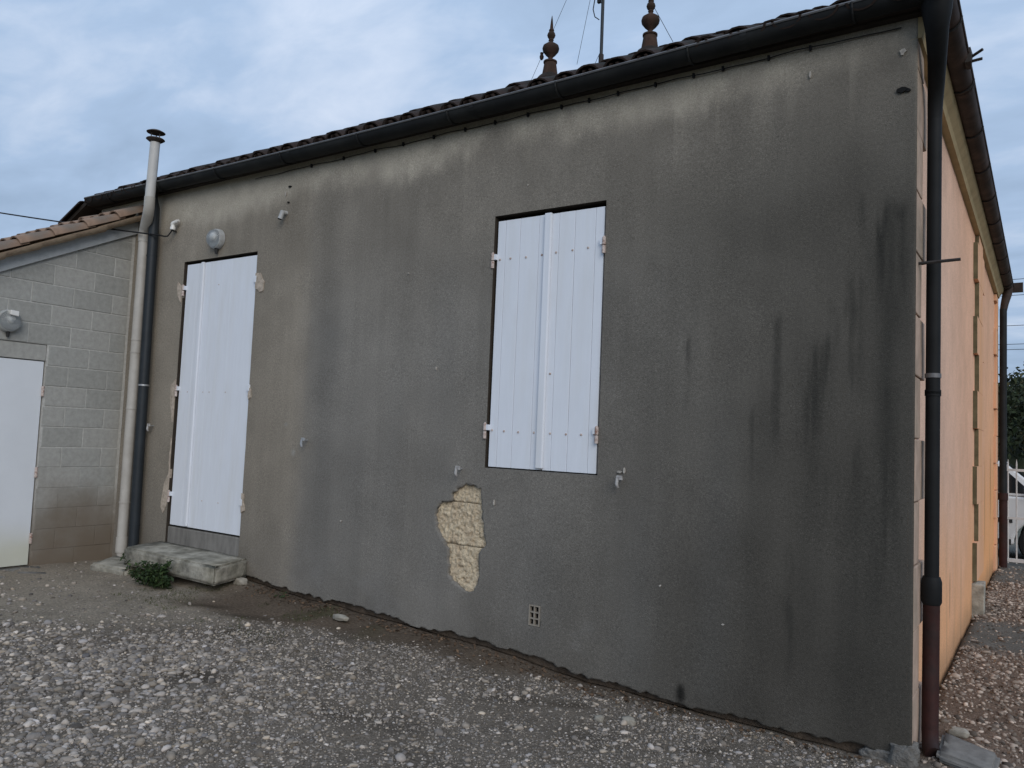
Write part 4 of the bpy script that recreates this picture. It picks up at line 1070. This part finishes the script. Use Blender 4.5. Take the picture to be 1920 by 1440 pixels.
# ------------------------------------------------------------------ fixtures on the walls
def bulkhead(name, loc, axis, label, s=1.0, hood=False):
    e_ = empty(name, loc); tag(e_, label, 'lamp')
    sg = -1 if axis == 'y' else 1
    def pr(lst): return [(r * s, h * s * sg) for r, h in lst]
    MB().lathe(loc, pr([(0.112, -0.0), (0.112, 0.035), (0.104, 0.05), (0.09, 0.052)]), 28, axis).build('base', M_lampbase, e_, smooth=True)
    MB().lathe(loc, pr([(0.100, 0.052), (0.098, 0.075), (0.080, 0.105), (0.045, 0.125), (0.01, 0.13)]), 28, axis).build('glass_dome', M_glass, e_, smooth=True)
    MB().lathe(loc, pr([(0.106, 0.048), (0.108, 0.056), (0.101, 0.064), (0.096, 0.058)]), 28, axis).build('retaining_ring', M_lampbase, e_, smooth=True)
    d = (0, sg * 0.06 * s, 0) if axis == 'y' else (sg * 0.06 * s, 0, 0)
    MB().lathe((loc[0] + d[0], loc[1] + d[1], loc[2]), [(0.012, -.02), (0.03, 0.0), (0.032, .02), (0.02, .04), (.012, .045)], 12, 'z').build('bulb', M_porc, e_, smooth=True)
    x, y, z = loc
    if axis == 'y': MB().tube([(x + .01, y - .025, z - .10 * s), (x + .01, y - .025, z - .165 * s)], [0.02, 0.013], 10).build('cable_gland', M_plastic, e_, smooth=True)
    else: MB().tube([(x + .025, y, z - .10 * s), (x + .025, y, z - .16 * s)], [0.02, 0.013], 10).build('cable_gland', M_plastic, e_, smooth=True)
    return e_
bulkhead('bulkhead_lamp', (-6.085, -0.004, 3.285), 'y', 'round glass bulkhead lamp on the grey wall above the door', 0.88)
lb = bulkhead('bulkhead_lamp', (AX - .002, -1.19, 2.385), 'x', 'round bulkhead lamp with pale hood on the block annex wall', 0.95)
MB().prism([(-1.225, 2.435), (-1.15, 2.425), (-1.15, 2.475), (-1.225, 2.48)], 'x', AX + .05, AX + .13).build('hood', M_porc, lb, bevel=0.006)

ins = empty('wire_insulator', (-6.80, -0.02, 3.47))
tag(ins, 'white porcelain insulator holding the black wire beside the downpipe', 'insulator')
MB().tube([(-6.80, 0.01, 3.44), (-6.79, -0.05, 3.44), (-6.79, -0.055, 3.52)], 0.007, 6).build('bracket', M_iron, ins)
MB().lathe((-6.79, -0.055, 3.47), [(0.026, -.02), (0.028, 0.0), (0.02, .02), (0.022, .03), (0.026, .045), (0.012, .055)], 14).build('body', M_porc, ins, smooth=True)
MB().tube([(-6.79, -0.055, 3.515), (-6.73, -0.05, 3.535)], [0.022, .017], 10).tube([(-6.73, -.05, 3.535), (-6.71, -.045, 3.54)], 0.012, 8).build('end_cap', M_porc, ins, smooth=True)
def catenary(a, b, sag, n=24):
    a, b = Vector(a), Vector(b)
    return [a.lerp(b, i / n) - Vector((0, 0, sag * 4 * (i / n) * (1 - i / n))) for i in range(n + 1)]
w0 = [(-6.80, -0.05, 3.46), (-6.81, -0.065, 3.42), (-6.84, -0.075, 3.385), (-6.88, -0.085, 3.385), (-6.92, -0.10, 3.395)]
w1 = catenary((-6.92, -0.10, 3.395), (-11.5, -1.60, 4.19), 0.035)
MB().tube(w0 + [tuple(p) for p in w1[1:]], 0.0075, 6).thing('service_wire', M_cable, 'black service wire running from the porcelain insulator away over the annex roof', 'wire', smooth=True)

st = empty('pipe_stub', (-5.12, 0, 3.40)); tag(st, 'short grey pipe stub poking out high on the wall near the door', 'pipe')
MB().tube([(-5.115, 0.02, 3.425), (-5.11, -0.05, 3.42), (-5.125, -0.06, 3.36)], [0.022, 0.024, 0.022], 10).build('elbow', M_lampbase, st, smooth=True)
MB().tube([(-5.125, -0.06, 3.365), (-5.126, -0.0605, 3.355)], 0.019, 10).build('mouth', M_black, st)

# the wire clipped under the gutter
wc = empty('clipped_wire', (-2.8, -0.01, 3.81)); tag(wc, 'thin black wire clipped along the grey wall under the gutter', 'wire')
wp = []
wxs = np.linspace(-5.57, -0.08, 60)
for x in wxs: wp.append((x, -0.016 - 0.004 * math.sin(x * 9), 3.806 + 0.004 * (x + 5.57) + 0.004 * math.sin(x * 7.3) + .003 * math.sin(x * 17)))
MB().tube(wp, 0.0035, 5).build('strand', M_cable, wc)
for x in [-4.80, -4.40, -4.03, -3.72, -3.40, -3.09, -2.81, -2.52, -2.24, -2.02, -1.80, -1.53, -1.27, -1.08, -.80, -.56]:
    zc0 = 3.806 + 0.004 * (x + 5.57)
    MB().tube([(x, 0.01, zc0), (x, -0.022, zc0)], 0.006, 6).box(x - .006, x + .006, -0.024, -0.008, zc0 - .016, zc0 + .014).build('clip', M_cable, wc)

# shutter stops
def stop(name, x, z, label, dark=False):
    e_ = empty(name, (x, 0, z)); tag(e_, label, 'shutter stop', 'shutter stops on the wall')
    MB().tube([(x, 0.02, z), (x, -0.055, z)], 0.006, 6).build('stem', M_galv, e_)
    MB().box(x - .012, x + .03, -0.066, -0.052, z - .005, z + .022, .002).build('plate', M_stop if not dark else M_galv, e_, bevel=.003)
    MB().tube([(x - .004, -0.06, z + .005), (x - .006, -0.064, z - .03), (x + .002, -0.062, z - .055)], [0.010, 0.011, 0.008], 8).build('weight', M_stop if not dark else M_galv, e_, smooth=True)
stop('shutter_stop', -2.985, 1.245, 'white shutter stop just above the patch of exposed stone')
stop('shutter_stop', -1.685, 1.255, 'white shutter stop with chipped render beside the lower corner of the window', False)
stop('shutter_stop', -4.66, 1.39, 'small steel shutter stop alone on the wall between door and window', True)
stop('shutter_stop', -6.965, 1.45, 'pale shutter stop next to the dark downpipe', False)

# iron rod at the near corner
MB().tube([(-0.02, 0.11, 2.53), (0.195, 0.15, 2.545)], 0.009, 6).thing('iron_rod', M_iron, 'black iron rod sticking out of the salmon wall behind the downpipe', 'rod')

# ------------------------------------------------------------------ aerial mast
an = empty('aerial_mast', (-4.24, 4.2, 6.3)); tag(an, 'thin aerial mast with guy wires standing between the two roof finials', 'aerial')
MB().tube([(-4.237, 4.2, 6.2), (-4.245, 4.2, 9.2)], 0.022, 10).build('pole', M_bluepipe, an, smooth=True)
MB().tube([(-4.237, 4.2, 6.40), (-4.237, 4.2, 6.52)], 0.034, 10).build('socket', M_iron, an)
MB().tube([(-4.30, 4.16, 7.40), (-4.34, 4.16, 7.28), (-4.36, 4.16, 7.15), (-4.33, 4.16, 7.04), (-4.27, 4.17, 6.99)], 0.007, 6).build('coax_loop', M_cable, an)
MB().box(-4.30, -4.26, 4.15, 4.19, 7.22, 7.30).build('coax_clip', M_cable, an)
for a, b_ in [((-5.33, 4.2, 6.40), (-4.35, 4.2, 8.3)), ((-4.54, 4.1, 6.42), (-4.26, 4.2, 8.2)), ((-3.238, 4.2, 6.44), (-4.2, 4.2, 8.3)), ((-4.42, 4.3, 6.40), (-4.25, 4.22, 6.60))]:
    MB().tube([a, b_], 0.0035, 4).build('guy_wire', M_cable, an)
tt = 0.17; MB().lathe((-5.33 + .98 * tt, 4.2, 6.40 + 1.9 * tt), [(0.012, -.05), (0.026, -.03), (0.03, 0.0), (0.02, .025), (.025, .05), (.008, .06)], 10).build('strain_insulator', M_terra, an)
MB().tube([(-4.9, 4.0, 9.0), (-3.4, 4.5, 9.0)], 0.012, 6).build('boom', M_galv, an)
for k in range(7):
    q = Vector((-4.85, 4.02, 9.0)).lerp(Vector((-3.45, 4.48, 9.0)), k / 6)
    MB().tube([q + Vector((-.1, .33, 0)), q + Vector((.1, -.33, 0))], 0.006, 5).build('element', M_galv, an)

# ------------------------------------------------------------------ step, slabs, rocks, weeds
def slab(name, top, th, mt, label, cat, jit=0.008, sub=5):
    """top: 4 corners (x,y,z) counter-clockwise; worn concrete slab"""
    b_ = bmesh.new()
    tv = [b_.verts.new(p) for p in top]; bv_ = [b_.verts.new((p[0] + random.uniform(-.01, .01), p[1] + random.uniform(-.01, .01), p[2] - th)) for p in top]
    b_.faces.new(tv); b_.faces.new(bv_[::-1])
    for i in range(4): b_.faces.new((tv[i], bv_[i], bv_[(i + 1) % 4], tv[(i + 1) % 4]))
    bmesh.ops.bevel(b_, geom=b_.edges[:], offset=0.018, segments=2, affect='EDGES')
    bmesh.ops.subdivide_edges(b_, edges=b_.edges[:], cuts=sub, use_grid_fill=True)
    bmesh.ops.recalc_face_normals(b_, faces=b_.faces)
    for v_ in b_.verts:
        n_ = float(fbm(v_.co.x * 9 + v_.co.z * 7, v_.co.y * 9 + v_.co.z * 5, 31)) - .5
        v_.co += v_.normal * n_ * jit * 2
    me = bpy.data.meshes.new(name); b_.to_mesh(me); b_.free()
    o = link(name, me, None, mt, True)
    return tag(o, label, cat)
slab('door_step', [(-6.73, 0.03, 0.318), (-6.62, -0.43, 0.305), (-5.21, -0.43, 0.300), (-5.365, 0.03, 0.308)], 0.165, M_concrete, 'worn concrete step slab in front of the door', 'step', 0.007)
slab('concrete_pad', [(-7.25, -0.13, 0.125), (-7.05, -0.50, 0.112), (-6.55, -0.44, 0.105), (-6.7, -0.10, 0.115)], 0.09, M_concrete, 'small concrete pad under the foot of the flue pipe', 'pad', 0.010)
slab('door_sill', [(AX - .03, -0.72, 0.058), (AX - .03, -1.85, 0.058), (-7.02, -1.85, 0.045), (-7.06, -0.86, 0.045)], 0.09, M_concrete2, 'low concrete sill in front of the annex door', 'sill', 0.008)
slab('splash_block', [(0.10, 0.40, -0.005), (0.10, 0.10, -0.03), (0.365, 0.015, -0.045), (0.37, 0.275, -0.02)], 0.05, M_concrete2, 'tilted concrete splash block at the foot of the rusty downpipe', 'splash block', 0.008)
lump('rock', -5.30, -0.10, 0.125, 0.075, 0.045, 0.035, M_rock, None, 5, label='pale flat rock under the open end of the door step', cat='rock')
lump('rock', -5.86, -0.52, 0.09, 0.045, 0.03, 0.028, M_rock, None, 6, label='small pale rock between the weed and the door step', cat='rock')
lump('rock', -3.90, -0.24, 0.06, 0.075, 0.03, 0.022, M_rock, None, 7, label='long pale rock lying on the brown soil along the wall', cat='rock')
lump('rock', -1.355, -0.49, -0.055, 0.042, 0.028, 0.024, M_rock, None, 9, label='rounded pale rock in the gravel below the vent brick', cat='rock')
lump('rock', -1.50, -0.57, -0.055, 0.026, 0.022, 0.018, M_rock, None, 11, label='small round pebble rock in the gravel beside a larger pale rock', cat='rock')
lump('rock', 0.17, 0.50, -0.03, 0.05, 0.035, 0.025, M_rock, None, 13, label='pale rock lying behind the concrete splash block', cat='rock')

def leafy(n, gen, cols):
    V, F, C = [], [], []
    for i in range(n):
        c_, s_, nrm, up = gen(i)
        nrm = nrm.normalized(); t_ = nrm.cross(up)
        t_ = t_.normalized() if t_.length > 1e-4 else Vector((1, 0, 0))
        u = t_.cross(nrm).normalized()
        b0 = len(V)
        V += [c_ - u * s_, c_ - t_ * s_ * .45 + nrm * s_ * .12, c_ + u * s_, c_ + t_ * s_ * .45 + nrm * s_ * .12]
        F.append((b0, b0 + 1, b0 + 2, b0 + 3))
        cc_ = cols[i % len(cols)]; k_ = random.uniform(.6, 1.3)
        C += [tuple(x * k_ for x in cc_)] * 4
    return V, F, C
def rv(s=1.0): return Vector((random.gauss(0, s), random.gauss(0, s), random.gauss(0, s)))
weed = empty('weed', (-5.78, -0.55, 0.07)); tag(weed, 'dark green weed growing against the front of the door step', 'weed')
stems = []
for k in range(26):
    a = random.uniform(0, 6.283); l_ = random.uniform(.12, .34)
    base_ = Vector((-5.90 + random.uniform(-.22, .22), -0.53 + random.uniform(-.06, .06), 0.06))
    tip = base_ + Vector((math.cos(a) * l_ * .7, math.sin(a) * l_ * .35 - .04, l_ * random.uniform(.35, .9)))
    stems.append((base_, tip))
sb = MB()
for p, q in stems: sb.tube([p, p.lerp(q, .5) + Vector((0, 0, .02)), q], [0.004, .003, .0015], 5)
sbo = sb.build('stem', M_leaf, weed)
set_tint(sbo.data, np.tile(np.array([0.05, .06, .025]), (len(sbo.data.vertices), 1)))
def gw(i):
    p, q = stems[i % len(stems)]; t = random.uniform(.15, 1.05)
    return p.lerp(q, t) + rv(.016), random.uniform(.012, .028), Vector((0, -.3, 1)) + rv(.6), rv()
V, F, C = leafy(1500, gw, [(0.030, 0.055, 0.018), (0.045, .075, .022), (.022, .04, .014)])
org = Vector((-5.78, -0.55, 0.07))
lo = link('leaf_mass', grid_mesh('leaf_mass', np.array([tuple(v - org) for v in V]), np.array(F), np.array(C)), weed, M_leaf)
tag(lo, kind='stuff')
# low moss and grass blades in the dirt by the step
V, F, C = [], [], []
for i in range(2600):
    x = random.uniform(-5.9, -3.9); y = random.uniform(-0.95, -0.08)
    if float(fbm(x * 3.1 + 9, y * 3.1, 51)) < 0.54: continue
    z0 = float(gz(x, y)); h = random.uniform(.008, .03); a = random.uniform(0, 6.283); w = .003
    l_ = rv(.012)
    b0 = len(V)
    V += [(x - w * math.cos(a), y - w * math.sin(a), z0 - .004), (x + w * math.cos(a), y + w * math.sin(a), z0 - .004), (x + l_.x, y + l_.y, z0 + h)]
    F.append((b0, b0 + 1, b0 + 2)); k_ = random.uniform(.6, 1.4)
    C += [(0.06 * k_, .065 * k_, .025 * k_)] * 3
tag(link('grass', grid_mesh('grass', np.array(V), np.array(F), np.array(C)), None, M_leaf), 'short thin grass and moss in the dirt below the door step', 'grass', kind='stuff')
for wi, (wx0, wy0, n_, hh, lab) in enumerate([(-4.75, -0.12, 60, .05, 'tiny weed sprouting at the wall foot close to the door step')]):
    zz0 = float(gz(wx0, wy0))
    st2 = [(Vector((wx0 + random.gauss(0, .02), wy0 + random.gauss(0, .012), zz0)), Vector((wx0 + random.gauss(0, .05), wy0 + random.gauss(0, .03), zz0 + hh * random.uniform(.4, 1.1)))) for _ in range(9)]
    def gs2(i):
        p, q = st2[i % 9]
        return p.lerp(q, random.uniform(.2, 1.05)) + rv(.008), random.uniform(.006, .014), Vector((0, -.3, 1)) + rv(.6), rv()
    V, F, C = leafy(n_, gs2, [(0.035, 0.058, 0.02), (0.05, .072, .025)])
    tag(link('weed', grid_mesh('weed', np.array([tuple(v) for v in V]), np.array(F), np.array(C)), None, M_leaf), lab, 'weed')
# dead leaves and crumbs along the foot of the walls
V, F, C = [], [], []
for i in range(1500):
    if i < 850: x = random.uniform(-5.2, -0.2); y = -abs(random.gauss(0, .12)) - .015
    else: x = random.uniform(0.02, 0.9); y = random.uniform(.3, 7.5)
    s_ = random.uniform(.006, .02); a = random.uniform(0, 6.283)
    z0 = float(gz(x, y)) + .004 + random.uniform(0, .008)
    u = Vector((math.cos(a), math.sin(a), random.gauss(0, .3))) * s_; w = Vector((-math.sin(a), math.cos(a), random.gauss(0, .3))) * s_ * .5
    c_ = Vector((x, y, z0)); b0 = len(V)
    V += [tuple(c_ - u), tuple(c_ - w + Vector((0, 0, .003))), tuple(c_ + u), tuple(c_ + w)]
    F.append((b0, b0 + 1, b0 + 2, b0 + 3)); k_ = random.uniform(.5, 1.5)
    C += [(0.12 * k_, .075 * k_, .045 * k_)] * 4
tag(link('leaf_litter', grid_mesh('leaf_litter', np.array(V), np.array(F), np.array(C)), None, M_leaf), 'dry brown leaf litter along the foot of the walls', 'leaf litter', kind='stuff')

# ------------------------------------------------------------------ beyond the house: gate, car, wood, wires
gt = empty('white_gate', (0.75, 8.75, -0.05)); tag(gt, 'white metal bar gate closing the passage beside the house', 'gate')
for x in np.arange(0.115, 1.55, 0.102):
    MB().tube([(x, 8.75, -0.0), (x, 8.75, 1.40), (x, 8.75, 1.47)], [0.011, .011, .002], 6).build('bar', M_gate, gt)
for z, h in ((0.02, .05), (0.62, .035), (1.30, .035)):
    MB().box(0.10, 1.55, 8.735, 8.765, z, z + h).build('rail', M_gate, gt)
MB().box(1.55, 1.65, 8.70, 8.80, -0.1, 1.6).build('post', M_gate, gt, bevel=.005)

car = empty('parked_car', (-0.6, 11.0, -0.16)); tag(car, 'white car parked behind the bar gate at the far end of the passage', 'car')
CZ = -0.16
body = [(-2.35, .28), (-2.38, .62), (-2.30, 1.02), (-1.2, 1.06), (0.55, 1.03), (1.20, .92), (1.36, .72), (1.38, .34), (1.28, .25)]
def arch(cx0, r): return [(cx0 + r * math.cos(t), .31 + r * math.sin(t)) for t in np.linspace(-.12, math.pi + .12, 15)]
low = body + arch(0.50, .36) + arch(-1.65, .36)
MB().prism([(x, z + CZ) for x, z in low], 'y', 10.35, 12.0).build('body', M_car, car, bevel=0.04, seg=3)
cab0 = [(-2.22, 1.05), (-1.95, 1.50), (-1.6, 1.58), (-.35, 1.60), (.0, 1.575), (.62, 1.04)]
vs = [(x, 10.37 + (z - 1.05) * .28, z + CZ) for x, z in cab0] + [(x, 11.98 - (z - 1.05) * .28, z + CZ) for x, z in cab0]
n = len(cab0)
cb = MB(); cb.add(vs, [list(range(n))[::-1], list(range(n, 2 * n))] + [(i, (i + 1) % n, n + (i + 1) % n, n + i) for i in range(n)])
cb.build('cabin', M_car, car, bevel=.03, seg=2)
def pane(poly):
    vs = [(x, 10.362 + (z - 1.05) * .28, z + CZ) for x, z in poly] + [(x, 10.39 + (z - 1.05) * .28, z + CZ) for x, z in poly]
    n = len(poly); b_ = MB(); b_.add(vs, [list(range(n))[::-1], list(range(n, 2 * n))] + [(i, (i + 1) % n, n + (i + 1) % n, n + i) for i in range(n)])
    b_.build('side_window', M_carglass, car)
pane([(-.72, 1.09), (-.72, 1.52), (-.30, 1.53), (-.03, 1.50), (.40, 1.09)])
pane([(-.80, 1.09), (-.80, 1.52), (-1.55, 1.51), (-1.60, 1.09)])
pane([(-1.68, 1.09), (-1.64, 1.49), (-1.90, 1.44), (-2.08, 1.09)])
ws = MB(); ws.add([(.03, 10.56, 1.56 + CZ), (.03, 11.8, 1.56 + CZ), (.63, 11.93, 1.065 + CZ), (.63, 10.42, 1.065 + CZ)], [(0, 1, 2, 3)]); ws.build('windscreen', M_carglass, car)
for cx0 in (.50, -1.65):
    for yy, sg in ((10.36, 1), (11.99, -1)):
        we = empty('wheel', (cx0, yy, .31 + CZ), car)
        MB().lathe((cx0, yy, .31 + CZ), [(.20, .0 * sg), (.29, .0), (.31, .03 * sg), (.31, .17 * sg), (.28, .2 * sg)], 28, 'y').build('tyre', M_tyre, we, smooth=True)
        MB().lathe((cx0, yy - .004 * sg, .31 + CZ), [(.02, -.004 * sg), (.07, -.004 * sg), (.16, .012 * sg), (.20, -.001 * sg), (.2, .03 * sg)], 20, 'y').build('rim', M_rim, we, smooth=True)
MB().box(-1.25, .10, 10.335, 10.36, .27 + CZ, .36 + CZ).build('sill_trim', M_plastic, car)
MB().box(-1.1, .12, 10.335, 10.352, .62 + CZ, .69 + CZ).build('rub_strip', M_plastic, car)
MB().box(1.22, 1.37, 10.37, 10.7, .72 + CZ, .84 + CZ).build('headlight', M_amber, car, bevel=.02)
MB().box(-.62, -.50, 10.335, 10.352, .93 + CZ, .96 + CZ).build('door_handle', M_plastic, car)
MB().box(.36, .47, 10.22, 10.36, 1.07 + CZ, 1.19 + CZ).build('door_mirror', M_car, car, bevel=.03)

# wooded slope far behind
cents = []
for i in range(190):
    x = random.uniform(-14, 34); y = random.uniform(62, 92)
    cents.append((x, y, random.uniform(1.4, 2.8), random.uniform(2.0, 4.0)))
def gtree(i):
    x, y, r, h0 = cents[i % len(cents)]
    d = rv().normalized() * r * random.uniform(.55, 1.08)
    if i % 3 == 0: d.z *= 1.3
    hb = (y - 40) * .012 + (y - 60) * 0.085
    return Vector((x + d.x, y + d.y, hb + h0 + 1.2 + d.z)), random.uniform(.16, .36), rv(), rv()
V, F, C = leafy(52000, gtree, [(0.030, 0.042, 0.018), (0.045, .055, .024), (.02, .028, .013), (.07, .062, .03)])
tag(link('wood', grid_mesh('wood', np.array([tuple(v) for v in V]), np.array(F), np.array(C)), None, M_tree), 'dark wooded slope far behind the gate', 'wood', kind='stuff')
hx = np.linspace(-40, 70, 40); hy = np.linspace(58, 130, 20)
A_, B_ = np.meshgrid(hx, hy); H_ = (B_ - 40) * .012 + (B_ - 60) * .085 + .6 * fbm(A_ * .1, B_ * .1, 3)
kk = np.arange(A_.size).reshape(A_.shape)
fd = np.stack([kk[:-1, :-1], kk[:-1, 1:], kk[1:, 1:], kk[1:, :-1]], -1).reshape(-1, 4)
tag(link('hill', grid_mesh('hill', np.stack([A_, B_, H_], -1).reshape(-1, 3), fd, np.tile(np.array([.03, .035, .018]), (A_.size, 1))), None, M_ground), kind='structure')

for zl, lab in ((8.14, 'topmost overhead wire passing behind the far roof corner'), (7.54, 'second overhead wire from the top behind the far roof corner'), (6.40, 'middle overhead wire in the sky beside the far downpipe'), (5.70, 'upper of the two close overhead wires beside the far downpipe'), (5.50, 'lowest overhead wire above the dark wood')):
    MB().tube(catenary((-24, 32, zl + .45), (22, 28, zl + .25), .35, 20), 0.011, 5).thing('overhead_wire', M_cable, lab, 'wire', 'overhead wires behind the house')
for x, y, lab in ((-24, 32, 'wooden utility pole hidden behind the house'), (22, 28, 'wooden utility pole carrying the overhead wires beyond the passage')):
    pe_ = empty('utility_pole', (x, y, -.3)); tag(pe_, lab, 'pole')
    MB().tube([(x, y, -.5), (x, y, 9.2)], [.16, .11], 10).build('shaft', M_wood, pe_, smooth=True)
    MB().box(x - .06, x + .06, y - .9, y + .9, 8.2, 8.32).build('crossarm', M_wood, pe_)
bpy.context.view_layer.update()
